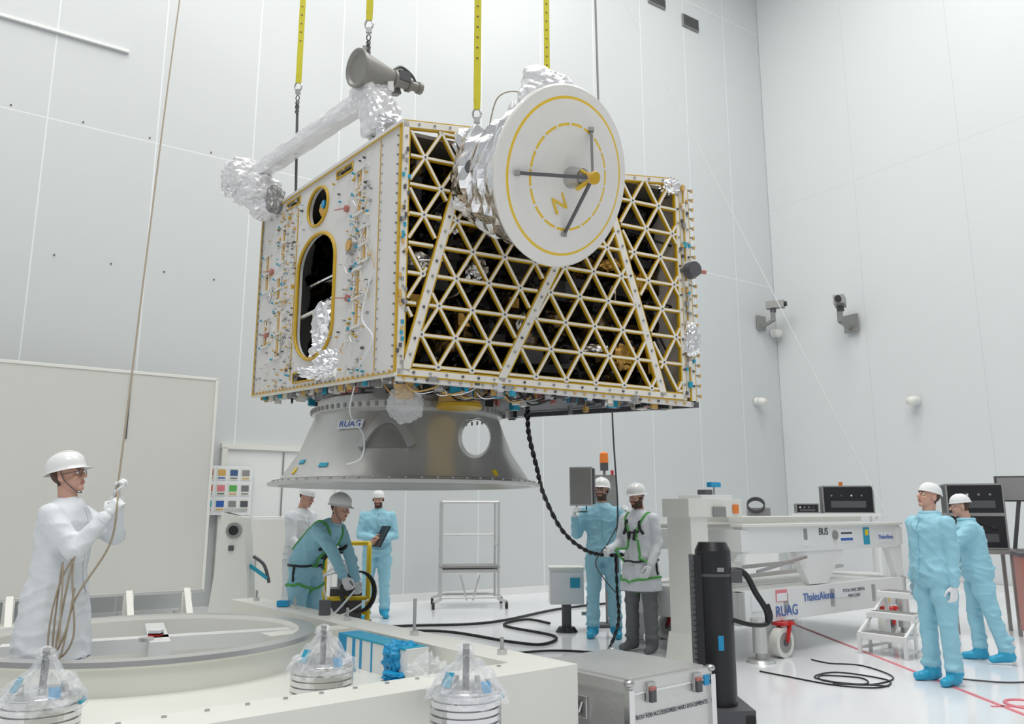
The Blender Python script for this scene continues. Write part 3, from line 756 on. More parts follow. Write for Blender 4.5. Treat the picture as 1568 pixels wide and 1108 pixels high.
    def dome(rx,ry,rz_,z0,k,brim,c0=(0,.008,0)):
        nn=32; vs=[];fs=[];m=10
        for i in range(m+1):
            t=(pi/2)*(1-i/m)
            for j in range(nn):
                a=2*pi*j/nn; r=math.cos(t)**.85
                vs.append(V((c0[0]+rx*r*math.cos(a),c0[1]+ry*r*math.sin(a),z0+rz_*math.sin(t))))
        if brim:
            for r_,ex,dz in((0,0,-.020),(0,.004,-.024),(1,.010,-.028),(1,.010,-.032)):
                for j in range(nn):
                    a=2*pi*j/nn; f=max(0,-math.sin(a))**3; e=ex+ r_*f*.030
                    vs.append(V((c0[0]+(rx+ex)*math.cos(a),c0[1]+(ry+e)*math.sin(a),z0+dz-r_*f*.006)))
            m+=4
        for i in range(m):
            for j in range(nn): fs.append((i*nn+j,(i+1)*nn+j,(i+1)*nn+(j+1)%nn,i*nn+(j+1)%nn))
        O.add([hc+Rh@p for p in vs],fs,k,True)
    if gear=='helm':
        dome(.100,.122,.098,.058,'helm',True)
        for s in(-1,1): O.tube(bez([hc+Rh@V((s*.09,.0,.04)),hc+Rh@V((s*.078,-.01,-.04)),hc+Rh@V((s*.03,-.05,-.118)),hc+Rh@V((0,-.058,-.122))],4),.003,'dgrey',5)
        O.tube([hc+Rh@V((0,.008+.122*math.cos(a),.060+.100*math.sin(a))) for a in [pi*i/16 for i in range(1,16)]],.006,'helm',6)
    else: dome(.086,.107,.098,.034,'cap',False); O.tube([hc+Rh@V((.086*math.cos(2*pi*i/24),.008+.107*math.sin(2*pi*i/24),.034)) for i in range(24)],.006,'cap',6,True)
    if hood: O.tube([N+V((.075*math.cos(2*pi*i/20),.075*math.sin(2*pi*i/20)+.01,-.01)) for i in range(20)],.022,top,8,True)
    O.tube([N+Rh@V((.060*math.cos(2*pi*i/20),.060*math.sin(2*pi*i/20)+.006,-.012)) for i in range(20)],.012,top,6,True)
    bv=BVHTree.FromPolygons([tuple(v) for v in vs],fs)
    def snap(path,k,r,sub=8,off=.004):
        pts=[]
        for p in bez(path,sub):
            l,nm,ix,ds=bv.find_nearest(p)
            if l is None: continue
            q=l+nm*off
            if not pts or (q-pts[-1]).length>.006: pts.append(q)
        if len(pts)>2: O.tube(pts,r,k,6)
    def TP(t,x,y):
        p,a=spine(t); return p+Matrix.Rotation(a,3,'X')@V((x,y,0))
    snap([TP(.5,0,-.15),TP(.3,0,-.2),TP(.1,0,-.2),TP(-.02,0,-.2)],top,.004,6)
    if harness:
        for s in(-1,1):
            snap([TP(.1,s*.12,.2),TP(.35,s*.08,.2),TP(.47,s*.1,.1),TP(.50,s*.11,0),TP(.45,s*.11,-.12),TP(.3,s*.06,-.2),TP(.15,s*.1,-.2),TP(.02,s*.14,-.2)],'green',.013,6,.006)
            snap([TP(.46,s*.11,-.2),TP(.40,s*.10,-.2),TP(.30,s*.14,-.14)],'blk',.017,5,.008)
            snap([TP(.34,s*.05,-.2),TP(.22,s*.04,-.2)],'blk',.018,5,.008)
            th=V((s*.1,0,.74)); snap([th+V((.14*math.cos(q),.14*math.sin(q),.04*s*math.cos(q))) for q in [2*pi*i/10 for i in range(11)]],'green',.013,3,.006)
            snap([TP(.02,s*.18,0),V((s*.2,0,.8))],'blk',.012,4,.006)
        snap([TP(.32,-.1,-.2),TP(.32,.1,-.2)],'blk',.012,4,.008)
        snap([TP(.02,.2*math.cos(q),.2*math.sin(q)) for q in [2*pi*i/12 for i in range(13)]],'blk',.012,3,.006)
    ob=O.obj(name,loc,rz)
    Wm=Matrix.Translation(V(loc))@Matrix.Rotation(rz,4,'Z')@T
    return ob,[Wm@(w+fd*.10) for s,w,fd in wr],Wm
PI2=pi/2
p1,w1,_=person('rigger_in_white_coat',(-2.92,5.3,0),PI2+.05,1.81,'suitw','jean',.52,lean=.02,
  arms=((V((-.05,-.80,-.45)),V((-.35,-.10,1))),(V((-.05,-.62,-.78)),V((.25,-.55,.85)))),head=(0,.25),curl=(1.0,1.0),girth=1.16,glasses=True,palm=(V((0,-1,.0)),V((1,0,0))),shoe='shoeb')
p2,w2,_=person('technician_with_control_box',(1.1,9.9,0),-.12,1.84,'suitb',
  arms=((V((.35,-.15,-1)),V((.02,-.55,.75))),(V((-.45,-.15,-1)),V((-.05,-.6,.65)))),head=(-.25,.12),curl=(.9,.9),beard=True,glasses=True,girth=1.12)
p3,w3,_=person('rigger_with_harness',(1.40,8.95,0),-.75,1.74,'suitw','pant',.62,arms=((V((.15,.05,-1)),V((.0,-.55,-.8))),(V((-.25,-.1,-1)),V((.1,-.95,-.25)))),head=(-.1,-.08),beard=True,harness=True,shoe='pant',curl=(.6,.8),girth=1.08)
p4,w4,_=person('technician_looking_up',(3.76,7.32,0),-1.30,1.71,'suitb',head=(-.20,.28),gear='cap',arms=((V((.10,.03,-1)),V((.03,-.10,-1))),(V((-.12,.1,-1)),V((-.05,-.2,-1)))),girth=1.18,hood=True)
p5,w5,_=person('technician_in_blue_coverall',(4.70,8.3,0),-1.95,1.64,'suitb',lean=.14,head=(0,-.1),gear='cap',arms=((V((.2,-.7,-.6)),V((-.1,-.8,.3))),(V((-.15,-.4,-.9)),V((0,-.8,.1)))),legs=((V((.05,.20,-1)),V((0,.25,-1))),(V((-.05,-.12,-1)),V((0,.05,-1)))),hood=True,girth=1.16)
p6,w6,_=person('technician_holding_folder',(-1.93,11.7,0),.15,1.77,'suitb',gear='cap',beard=True,head=(-.1,-.15),arms=((V((.2,-.15,-1)),V((-.75,-.65,-.25))),(V((-.2,-.15,-1)),V((.75,-.65,-.15)))),curl=(.7,.7),glove=('skin','skin'),girth=1.15)
p7,w7,_=person('rigger_bending_forward',(-2.05,8.15,0),PI2-.35,1.74,'suitb',lean=.78,head=(0,-.15),harness=True,arms=((V((.1,-.45,-1)),V((.05,-.35,-1))),(V((-.1,-.75,-.8)),V((0,-.5,-.9)))),legs=((V((.08,-.12,-1)),V((0,.14,-1))),(V((-.08,.0,-1)),V((0,.12,-1)))),curl=(.8,.8),girth=1.12)
p8,w8,_=person('technician_in_white_coat',(-2.62,10.0,0),PI2-.5,1.77,'suitw',head=(.1,-.25),gear='cap',lean=.10,arms=((V((.1,-.3,-1)),V((-.1,-.7,-.6))),(V((-.15,-.2,-1)),V((.2,-.75,-.5)))),girth=1.08)
b=MB(); b.box((0,0,0),(.02,.25,.32),'blk',Matrix.Rotation(.5,3,'Y')); b.obj('black_folder',(w6[0]+w6[1])/2+V((.06,-.03,.06)),.6)
b=MB(); b.box((0,0,0),(.28,.09,.46),'alu'); b.box((0,-.05,.0),(.25,.01,.43),'coned'); b.box((.15,0,0),(.02,.07,.42),'dgrey'); b.tube([V((-.06,-.02,-.23)),V((-.06,-.02,-.30)),V((.06,-.02,-.30)),V((.06,-.02,-.23))],.01,'dgrey')
b.obj('crane_control_box',w2[1]+V((.10,.02,.30)),-.35,bevel=.006)
b=MB(); b.cyl((0,0,0),(0,0,2.02),.02,.02,'grey'); b.box((0,0,.02),(.3,.3,.04),'dgrey'); b.box((0,0,2.06),(.10,.10,.1),'dgrey'); b.cyl((0,0,2.11),(0,0,2.23),.06,.055,'org'); b.ell((0,0,2.23),(.055,.055,.03),'org'); b.box((-.0,.02,1.7),(.32,.08,.5),'grey'); b.box((.1,-.04,1.98),(.03,.1,.06),'red')
b.obj('warning_beacon_stand',(1.24,10.8,0))

# ropes
b=MB()
hw=w1[0]; h2=w1[1]
b.tube(bez([V((-3.9,8.9,11.1)),V((-3.25,7.0,6.4)),hw+V((-.01,.05,.25)),hw,h2+V((.01,0,.02)),h2+V((.0,-.03,-.25)),V((-2.66,5.05,.95)),V((-2.68,5.0,.75)),V((-2.74,5.02,.66)),V((-2.70,5.03,1.15))],8),.0065,'rope',6)
b.tube(bez([h2,V((-2.70,5.06,1.2)),V((-2.64,5.02,.72)),V((-2.76,5.03,.62)),V((-2.76,5.04,1.15)),V((-2.70,4.98,.68))],8),.006,'rope',6)
b.tube(bez([h2,V((-2.74,5.04,1.1)),V((-2.78,5.0,.70)),V((-2.70,5.0,.60)),V((-2.66,5.02,1.0))],8),.006,'rope',6)
b.obj('guide_rope')
b=MB()
def twist(path,r,k):
    pts=bez(path,12)
    for ph in(0,pi):
        o=[]
        for i,p in enumerate(pts):
            R=frame(pts[min(i+1,len(pts)-1)]-pts[max(i-1,0)]); a=i*1.1+ph; o.append(p+R@V((math.cos(a)*r,math.sin(a)*r,0)))
        b.tube(o,r*1.05,k,6)
twist([(.15,7.6,2.45),(.16,7.65,2.2),(.24,7.9,1.9),(.33,8.3,1.62),(.55,8.75,1.25),(.84,9.1,1.03),(1.12,9.3,.98),(1.30,9.15,1.0)],.013,'blk')
twist([(1.17,9.25,1.0),(1.16,9.1,.6),(1.14,8.9,.3),(1.0,8.7,.03)],.010,'blk')
b.tube(bez([(1.14,9,4.0),(1.14,9,2.5),(1.2,9.2,1.6),(1.2,9.3,1.2),(1.18,9.15,.8)],8),.010,'dgrey')
b.tube(bez([(1.2,9.3,1.3),(1.1,9.3,1.12),(.95,9.3,.9),(1.05,9.2,.7),(1.18,9.1,.55)],8),.007,'dgrey')
b.obj('hanging_cable')

# ------------------------------------------------------------ standing board
AB=MB()
AB.box((.2,0,1.86),(4.4,.06,2.86),'board'); AB.box((.2,0,3.29),(4.42,.08,.04),'cream'); AB.box((2.4,0,1.86),(.04,.08,2.88),'cream'); AB.box((.2,0,.43),(4.42,.08,.04),'alu')
AB.beam((1.3,-.04,2.4),(1.3,-.04,3.25),.015,.015,'dgrey')
for x in(-1.4,.2,1.5,2.2):
    AB.beam((x,-.0,.42),(x,-.0,.15),.12,.1,'cream'); AB.beam((x,-.35,.10),(x,.35,.10),.16,.12,'cream'); AB.beam((x,-.3,.12),(x,0,.45),.08,.08,'cream'); 
    for yy in(-.3,.3): AB.cyl((x-.03,yy,.055),(x+.03,yy,.055),.055,.055,'rub')
AB.obj('standing_container_panel',(-6.16,9.75,0),AW,bevel=.004)

# ------------------------------------------------------------ container base with ring
d1=V((.63,-.776,0)).normalized(); d2=V((-.776,-.63,0)).normalized(); K0=V((-2.6,8.47,0))
def Kp(x,y,z): return K0+d1*x+d2*y+V((0,0,z))
RD=Matrix.Rotation(math.atan2(d1.y,d1.x),3,'Z')
RC=V((-2.63,6.0,0))
sl=MB(); sl.prism([(0,0),(4.72,0),(4.72,3.3),(0,3.3)],.28,.40,'cream',lambda x,y,z:Kp(x,y,z))
ct=MB(); ct.cyl(RC+V((0,0,.1)),RC+V((0,0,.6)),1.03,1.03,'dark',64)
vs,fs,sm=booldiff(sl,[ct])
cb=MB(); cb.add(vs,fs,'cream')
cb.lathe([(1.05,.0),(1.05,.57),(1.06,.60),(1.18,.60),(1.19,.57),(1.16,.55),(1.16,.40),(1.19,.38)],'cream',96,RC,ks=['cream','cream','alu','steel','cream','cream','cream'])
for ang in(.45,.45+PI2):
    dv=V((math.cos(ang),math.sin(ang),0))
    if ang<1: cb.beam(RC-dv*1.0+V((0,.2,.50)),RC+dv*1.0+V((0,.2,.50)),.14,.10,'white')
    else: cb.beam(RC+V((0,.2,.50)),RC+dv*.8+V((0,.2,.50)),.14,.10,'white'); cb.beam(RC+V((0,.2,.50)),RC-dv*.3+V((0,.2,.50)),.14,.10,'white')
cb.box(RC+V((-.02,.20,.562)),(.09,.06,.022),'red'); cb.box(RC+V((-.02,.20,.58)),(.09,.06,.03),'paper'); cb.cyl(RC+V((.0,.0,.545)),RC+V((.0,.0,.57)),.05,.05,'alu')
cb.prism([(-.0,0),(4.72,0),(4.72,.28),(0,.28)],.40,.60,'cream',Kp)
cb.prism([(4.44,.28),(4.72,.28),(4.72,3.3),(4.44,3.3)],.40,.60,'cream',Kp)
cb.prism([(2.3,.28),(2.5,.28),(2.5,.9),(2.3,.9)],.40,.585,'cream',Kp)
for i in range(16): cb.cyl(Kp(4.50,.4+i*.18,.60),Kp(4.50,.4+i*.18,.607),.012,.012,'steel',8)
for x in(.3,1.2,2.2,3.2,4.2):
    cb.cyl(Kp(x,.14,.60),Kp(x,.14,.63),.03,.03,'alu'); cb.cyl(Kp(x,.14,.63),Kp(x,.14,.70 if x!=3.2 else .85),.012,.012,'steel',8)
cb.cyl(Kp(1.75,.12,.60),Kp(1.75,.12,.72),.05,.05,'dgrey'); cb.box(Kp(.95,.14,.63),(.10,.10,.05),'blue')
for (x,y) in((.3,.3),(4.4,.3),(4.4,3.0),(.3,3.0)):
    cb.cyl(Kp(x,y,.1),Kp(x,y,.28),.06,.06,'steel'); cb.cyl(Kp(x,y,0),Kp(x,y,.1),.13,.10,'rub')
cb.obj('container_base',(-2.2,6.2,0),sub=True)
b=MB(); b.box((0,0,.10),(.95,.16,.20),'white',RD)
def tp(x,w,z=.10,h=.205,dy=0): b.box(RD@V((x,dy,z)),(w,.166,h),'blue',RD)
tp(-.40,.12); tp(-.23,.04); tp(-.13,.03); tp(.02,.02); tp(.22,.05)
b.box(RD@V((.0,0,.196)),(.9,.168,.012),'teal',RD); b.crumple(RD@V((.30,-.02,.13)),(.09,.10,.09),'blue',.25,5,True,RD); b.crumple(RD@V((.36,-.05,.03)),(.09,.11,.03),'blue',.3,6,True,RD)
b.obj('taped_support_block',Kp(3.22,.42,.40))
def puck(x,y,zb,R=.17,seed=1):
    b=MB()
    b.box((0,0,-.02),(.15,.15,.04),'cream')
    prof=[(0,0),(R*.6,0),(R*.6,.03)]
    z=.03
    for i in range(5): prof+=[(R,z),(R,z+.022),(R*.93,z+.026),(R*.93,z+.032)]; z+=.032
    prof+=[(R*.8,z),(R*.75,z+.015),(.05,z+.02),(0,z+.02)]
    b.lathe(prof,'alub',40,sm=False)
    for i in range(6): a=i*pi/3; b.cyl((R*.6*math.cos(a),R*.6*math.sin(a),z),(R*.6*math.cos(a),R*.6*math.sin(a),z+.04),.014,.014,'steel',8)
    b.cyl((0,0,z),(0,0,z+.20),.016,.016,'dgrey',10)
    # loose crinkled film, gathered round the spindle
    vs=[];fs=[];n=72;m=16
    for i in range(m+1):
        t=i/m; r=(R*1.04)*(1-t)**1.15*(1+.25*math.sin(t*pi))+.022; zz=z-.05+t*.21
        for j in range(n):
            a=2*pi*j/n; ca,sa=math.cos(a),math.sin(a)
            pl=abs(math.sin(a*6+seed+3*noise.noise(V((ca,sa,seed)))))**.7
            dd=noise.voronoi(V((ca*2.5,sa*2.5,t*3+seed)))[0]
            q=1+(pl-.5)*.22*min(1,t*2.5)+.22*(dd[1]-dd[0]-.3)
            vs.append((r*q*ca,r*q*sa,zz+.05*noise.noise(V((ca*3,sa*3,t*5+seed)))))
    for i in range(m):
        for j in range(n): fs.append((i*n+j,i*n+(j+1)%n,(i+1)*n+(j+1)%n,(i+1)*n+j))
    b.add(vs,fs,'bag',False)
    b.crumple((.0,.0,z+.175),(.045,.045,.035),'bag',.4,seed+3,sub=3); b.crumple((.10,-.08,z-.03),(.08,.07,.03),'bag',.4,seed+7,sub=3)
    b.tube([V((R*1.05*math.cos(q),R*1.05*math.sin(q),z-.04)) for q in [2*pi*i/30 for i in range(8)]],.007,'teal')
    b.box((-.08,-.07,z+.05),(.05,.006,.07),'teal',Matrix.Rotation(-.6,3,'Z')@Matrix.Rotation(-.5,3,'X')); b.box((.10,-.08,z+.02),(.05,.006,.05),'blue',Matrix.Rotation(.6,3,'Z')@Matrix.Rotation(-.5,3,'X'))
    return b.obj('vibration_isolator',(x,y,zb))
puck(-1.05,4.65,.44,.17,1); puck(-.22,4.02,.44,.17,2); puck(-2.17,3.9,.44,.17,3)
b=MB(); b.crumple((0,0,.0),(.12,.12,.14),'bag',.35,8); b.crumple((.12,-.08,-.08),(.10,.10,.06),'bag',.3,9); b.obj('plastic_film_bundle',(-.46,4.55,.56))
b=MB(); b.crumple((0,0,0),(.12,.1,.03),'teal',.3,8); b.obj('crumpled_blue_tape',(-2.45,4.35,.445))

# ------------------------------------------------------------ aluminium case
e_r=V((.584,.48,0)); lr=.756; ll=.86; ang=math.atan2(.48,.584)
b=MB()
b.box((lr/2,ll/2,.22),(lr,ll,.40),'alu'); b.box((lr/2,ll/2,.455),(lr+.015,ll+.015,.07),'alu'); b.box((lr/2,ll/2,.49),(lr-.06,ll-.06,.025),'alu')
b.box((lr/2,ll/2,.425),(lr+.022,ll+.022,.014),'alub'); b.box((lr/2,ll/2,.03),(lr+.015,ll+.015,.05),'alub')
for x in(0,lr):
    for y in(0,ll):
        b.box((x,y,.23),(.045,.045,.44),'alub'); b.ell((x,y,.485),(.032,.032,.022),'steel')
b.box((-.010,ll/2,.30),(.02,.19,.12),'grey'); b.box((-.02,ll/2,.30),(.012,.13,.07),'dgrey'); b.tube([V((-.03,ll/2-.07,.33)),V((-.05,ll/2-.07,.28)),V((-.05,ll/2+.07,.28)),V((-.03,ll/2+.07,.33))],.010,'alub'); b.tube([V((-.016,ll/2-.095,.24)),V((-.016,ll/2+.095,.24)),V((-.016,ll/2+.095,.36)),V((-.016,ll/2-.095,.36))],.006,'alub',6,True)
for x in(.17,.60):
    b.box((x,-.015,.42),(.07,.02,.11),'steel'); b.box((x,-.03,.40),(.045,.02,.07),'dgrey'); b.box((x,-.03,.44),(.05,.02,.02),'lip')
b.box((.70,-.012,.42),(.05,.01,.06),'blue')
cs_=b.obj('aluminium_transport_case',(.673,4.85,0),ang,bevel=.004)
text('case_label','BOX FOR ACCESSORIES AND DOCUMENTS',.034,V((.673,4.85,.29))+e_r.normalized()*.38+V((e_r.y,-e_r.x,0)).normalized()*.006,txtR(e_r,(0,0,1)),'text',cs_)
b=MB()
b.cyl((0,0,.1),(0,0,1.18),.128,.128,'blk',28); b.cyl((0,0,1.18),(0,0,1.24),.128,.10,'blk',28); b.cyl((0,0,1.0),(0,0,1.02),.132,.132,'dgrey',28)
b.box((-.13,.0,.6),(.06,.16,1.1),'blk'); 
for i in range(26): b.box((-.165,-.05,.15+i*.038),(.012,.08,.02),'dgrey')
b.box((0,.05,.06),(.4,.5,.12),'dgrey'); 
for x in(-.16,.16): b.cyl((x-.03,-.15,.06),(x+.03,-.15,.06),.06,.06,'rub')
b.tube(bez([(.08,0,1.02),(.17,0,1.04),(.24,.0,1.0),(.30,0,.88),(.37,0,.76),(.38,0,.68)],6),.022,'blk',10)
b.tube(bez([(.10,0,.70),(.24,0,.66),(.36,0,.66),(.40,0,.71),(.38,0,.80)],6),.017,'blk',10); b.box((.14,-.03,1.0),(.10,.08,.09),'dgrey'); b.box((.02,-.129,1.05),(.05,.008,.03),'grey')
b.box((.0,-.130,.55),(.04,.008,.10),'blue')
b.obj('electric_lift_tug',(1.47,6.0,0),bevel=.003)

# ------------------------------------------------------------ cart
AC=math.atan2(.617,.787)
b=MB(); Lc=3.4; Wc=1.5
b.box((Lc/2,.05,.51),(Lc,.10,.32),'white'); b.box((Lc/2,Wc-.05,.51),(Lc,.10,.32),'white'); b.box((.05,Wc/2,.51),(.10,Wc,.32),'white'); b.box((Lc-.05,Wc/2,.51),(.10,Wc,.32),'white')
b.box((Lc/2,Wc/2,.63),(Lc-.1,Wc-.1,.03),'white')
for x in(.8,1.7,2.6): b.box((x,Wc/2,.52),(.1,Wc,.2),'white')
for y in(.06,Wc-.06):
    b.box((Lc/2+.05,y,1.17),(Lc-.15,.10,.27),'white'); b.box((Lc/2+.05,y,1.32),(Lc-.1,.16,.03),'cream')
    b.prism([(1.05,1.05),(2.05,1.05),(1.65,.68),(1.30,.68)],y-.04,y+.04,'white',lambda x,z,n:V((x,n,z)))
    b.prism([(Lc-.35,1.05),(Lc,1.05),(Lc,.66),(Lc-.15,.66)],y-.04,y+.04,'white',lambda x,z,n:V((x,n,z)))
b.box((.15,Wc/2,1.17),(.12,Wc,.22),'white'); b.box((Lc-.05,Wc/2,1.17),(.12,Wc,.22),'white'); b.box((Lc/2,Wc/2,1.38),(Lc*.8,Wc*.55,.06),'cream')
b.cyl((1.85,-.01,1.2),(1.85,.02,1.2),.05,.05,'grey')
b.beam((.3,-.02,.86),(1.2,-.02,.98),.03,.03,'steel'); b.beam((.3,.5,.75),(2.8,.5,.80),.06,.04,'alu'); b.beam((.3,.9,.8),(2.8,.9,.85),.06,.04,'alu')
b.box((-.40,.28,.80),(.26,.30,1.5),'cream'); b.box((-.15,.28,1.50),(.85,.34,.18),'cream'); b.box((-.1,.28,1.60),(.5,.30,.06),'white'); b.box((-.12,.09,1.46),(.20,.01,.10),'grey'); b.box((.16,.10,1.49),(.09,.012,.09),'org'); b.box((.02,.28,.9),(.6,.2,.10),'cream')
b.box((-.1,.28,1.66),(.12,.1,.05),'dgrey'); b.box((.05,.28,1.74),(.16,.06,.05),'blue'); b.cyl((.05,.28,1.6),(.05,.28,1.74),.01,.01,'steel')
b.prism([(-.6,0.0),(-.2,0.0),(-.27,.3),(-.53,.3)],.10,.46,'cream',lambda x,z,n:V((x,n,z)))
for x,y in((.22,-.06),(Lc-.25,-.06),(.22,Wc+.06),(Lc-.25,Wc+.06)):
    b.cyl((x,y,.09),(x,y,.42),.07,.07,'alu'); b.cyl((x,y,.03),(x,y,.09),.05,.05,'steel'); b.cyl((x,y,0),(x,y,.03),.15,.13,'alu')
for x in(.62,Lc-.6):
    for y in(-.04,Wc+.04):
        b.cyl((x,y-.045,.15),(x,y+.045,.15),.15,.15,'cream',28); b.cyl((x,y-.05,.15),(x,y+.05,.15),.10,.10,'grey',20); b.cyl((x,y-.06,.15),(x,y+.06,.15),.035,.035,'dgrey',12); b.beam((x,y-.06,.15),(x+.08,y-.06,.36),.05,.015,'red'); b.beam((x,y+.06,.15),(x+.08,y+.06,.36),.05,.015,'red'); b.box((x+.05,y,.33),(.2,.14,.03),'red')
b.box((.35,-.004,.55),(.30,.006,.16),'paper'); b.box((1.25,.008,1.2),(.14,.006,.22),'paper'); b.box((1.25,.004,1.22),(.07,.006,.12),'grey'); b.box((2.1,.008,1.19),(.28,.006,.15),'paper'); b.box((2.1,.004,1.15),(.26,.006,.03),'textb'); b.box((2.1,.004,1.22),(.24,.006,.02),'text'); b.box((2.55,.008,1.18),(.14,.006,.2),'teal'); b.box((2.55,.003,1.22),(.07,.006,.07),'yelm'); b.box((3.0,.008,1.16),(.3,.006,.12),'paper'); b.box((.72,-.004,.60),(.20,.006,.12),'rline'); b.box((.72,-.007,.585),(.18,.006,.08),'paper'); b.box((2.9,-.003,.42),(.12,.006,.05),'yelm'); b.box((2.0,-.003,.56),(.5,.006,.10),'paper')
cart=b.obj('transport_trolley',(2.25,8.2,0),AC,bevel=.004)
cx=V((.787,.617,0)); cn=V((.617,-.787,0)); CO=V((2.25,8.2,0)); tRc=txtR(cx,(0,0,1))
def ctext(nm,s,size,x,z,k,y=-.008): text(nm,s,size,CO+cx*x+cn*(-y)+V((0,0,z)),tRc,k,cart)
ctext('maker_label','RUAG',.15,.80,.44,'textb'); ctext('owner_label','ThalesAlenia',.12,1.42,.55,'textb'); ctext('bus_label','BUS',.11,1.62,1.24,'text',y=.005)
ctext('note_label','TOTAL MASS 2500 KG',.05,2.15,.58,'text',y=-.008); ctext('note_label_small','MAX LOAD',.05,2.15,.52,'text',y=-.008); ctext('owner_label_upper','ThalesAlenia',.07,3.0,1.16,'textb',y=.0)
b=MB()
for i,(z,y) in enumerate(((.20,0),(.40,.20),(.60,.40))):
    b.box((0,y+.1,z),(.50,.22,.03),'white'); b.box((0,y-.01,z-.02),(.50,.02,.06),'white')
    for j in range(5): b.box((0,y+.02+j*.04,z+.018),(.46,.012,.006),'grey')
for s in(-1,1):
    b.beam((s*.25,-.02,0),(s*.25,-.02,.20),.035,.035,'white'); b.beam((s*.25,.18,0),(s*.25,.18,.40),.03,.03,'white'); b.beam((s*.25,.56,0),(s*.25,.56,.60),.035,.035,'white'); b.beam((s*.25,-.02,.06),(s*.25,.56,.06),.03,.03,'white'); b.beam((s*.25,-.02,.20),(s*.25,.56,.56),.03,.03,'white')
b.obj('step_stool',(3.83,8.62,0),-.95,bevel=.003)

# ------------------------------------------------------------ rolling stand (far)
b=MB(); w=.45;dp=.3
for x in(-w,w):
    for y in(-dp,dp):
        b.cyl((x,y,.12),(x,y,1.62),.022,.022,'alu',10); b.beam((x,y,.14),(x*1.25,y*1.3,.10),.04,.04,'alu'); b.cyl((x*1.25-.02,y*1.3,.05),(x*1.25+.02,y*1.3,.05),.05,.05,'rub'); b.cyl((x*1.25,y*1.3,.05),(x*1.25,y*1.3,.12),.015,.015,'grey',8)
for y in(-dp,dp):
    b.cyl((-w,y,1.62),(w,y,1.62),.02,.02,'alu',10); b.cyl((-w,y,.16),(w,y,.16),.02,.02,'alu',10)
    if y>0: b.cyl((-w,y,1.1),(w,y,1.1),.014,.014,'alu',10)
for x in(-w,w): b.cyl((x,-dp,1.62),(x,dp,1.62),.02,.02,'alu',10); b.cyl((x,-dp,.95),(x,dp,.95),.02,.02,'alu',10)
b.box((0,0,.56),(2*w,2*dp,.05),'alu'); b.box((0,0,.62),(2*w+.04,2*dp+.04,.03),'grey')
for x in(-.15,.15): b.beam((x,-dp,.5),(x*.3,-dp,.12),.03,.03,'alu')
b.obj('rolling_work_platform',(-.69,13.1,0),.12)

b=MB()
b.prism([(-.26,0),(.26,0),(.20,.75),(.12,1.40),(-.14,1.46),(-.18,.75)],-.14,.14,'cream',lambda x,z,n:V((x,n,z)))
b.cyl((.02,-.16,1.25),(.02,-.14,1.25),.09,.09,'grey',24); b.cyl((.02,-.17,1.25),(.02,-.15,1.25),.055,.055,'blk',24); b.box((0,-.15,1.05),(.06,.02,.06),'dgrey'); b.box((-.02,-.02,1.48),(.2,.2,.05),'alu')
b.tube(bez([(.22,0,.95),(.35,0,.85),(.42,0,.65)],6),.02,'dgrey'); b.beam((.18,0,.85),(.40,0,.70),.04,.04,'teal'); b.box((0,0,.03),(.7,.5,.06),'cream')
b.obj('container_jack_stand',(-3.25,9.6,0),bevel=.004)
b=MB(); b.box((0,0,.72),(.55,.5,1.36),'white'); b.box((0,-.255,.72),(.50,.01,1.3),'cream'); b.box((.0,0,.02),(.5,.45,.04),'dgrey'); b.box((-.2,-.265,.8),(.02,.02,.15),'steel'); b.obj('electrical_cabinet',(-3.30,11.3,0),.2,bevel=.005)
b=MB()
for x in(-.25,.25):
    b.tube(bez([(x,.15,.12),(x,.15,.9),(x,.12,1.05),(x,-.0,1.1),(x,-.12,1.0),(x,-.2,.5),(x,-.22,.1)],6),.025,'yelm',8)
b.tube([(-.25,.0,1.1),(.25,0,1.1)],.025,'yelm'); b.tube([(-.25,-.2,.5),(.25,-.2,.5)],.025,'yelm'); b.tube([(-.25,.15,.3),(.25,.15,.3)],.025,'yelm'); b.box((0,0,.18),(.5,.4,.06),'yelm')
b.box((0,0,.42),(.36,.28,.36),'dgrey'); b.cyl((-.1,-.15,.7),(.1,-.15,.7),.12,.12,'grey'); b.box((-.05,-.2,.85),(.2,.05,.16),'paper')
for x in(-.28,.28): b.cyl((x-.025,.15,.11),(x+.025,.15,.11),.11,.11,'rub')
for i in range(4): b.tube([V((.12+.18*math.cos(a)+.01*i,-.26-.02*i,.58+.22*math.sin(a))) for a in [2*pi*j/24 for j in range(24)]],.012,'blk',6,True)
b.tube(bez([(-.1,-.25,.8),(-.35,-.4,.7),(-.4,-.4,.4),(-.2,-.4,.3),(.1,-.35,.6)],6),.012,'paper',6); b.tube(bez([(0,-.25,.9),(-.25,-.45,.75),(-.1,-.45,.35),(.25,-.35,.5)],6),.010,'paper',6)
b.beam((.2,-.18,.1),(.2,-.18,.03),.05,.05,'rub'); b.beam((-.2,-.18,.1),(-.2,-.18,.03),.05,.05,'rub'); b.cyl((.2,-.2,.03),(.2,-.16,.03),.03,.03,'rub'); b.cyl((-.2,-.2,.03),(-.2,-.16,.03),.03,.03,'rub')
b.obj('yellow_pump_cart',(-1.92,9.55,0),.2)
b=MB(); b.box((0,0,.55),(.42,.4,.42),'white'); b.box((0,-.205,.55),(.36,.01,.34),'paper'); b.box((0,0,.77),(.44,.42,.03),'cream'); b.box((.1,-.215,.6),(.12,.01,.12),'teal'); b.cyl((0,-.05,.05),(0,-.05,.34),.06,.06,'dgrey'); b.cyl((0,-.05,0),(0,-.05,.06),.14,.10,'blk'); b.cyl((.28,.1,.2),(.33,.1,.2),.2,.2,'rub',28); b.cyl((.275,.1,.2),(.335,.1,.2),.1,.1,'cream',20)
b.beam((.2,.1,.2),(.3,.1,.2),.04,.04,'steel')
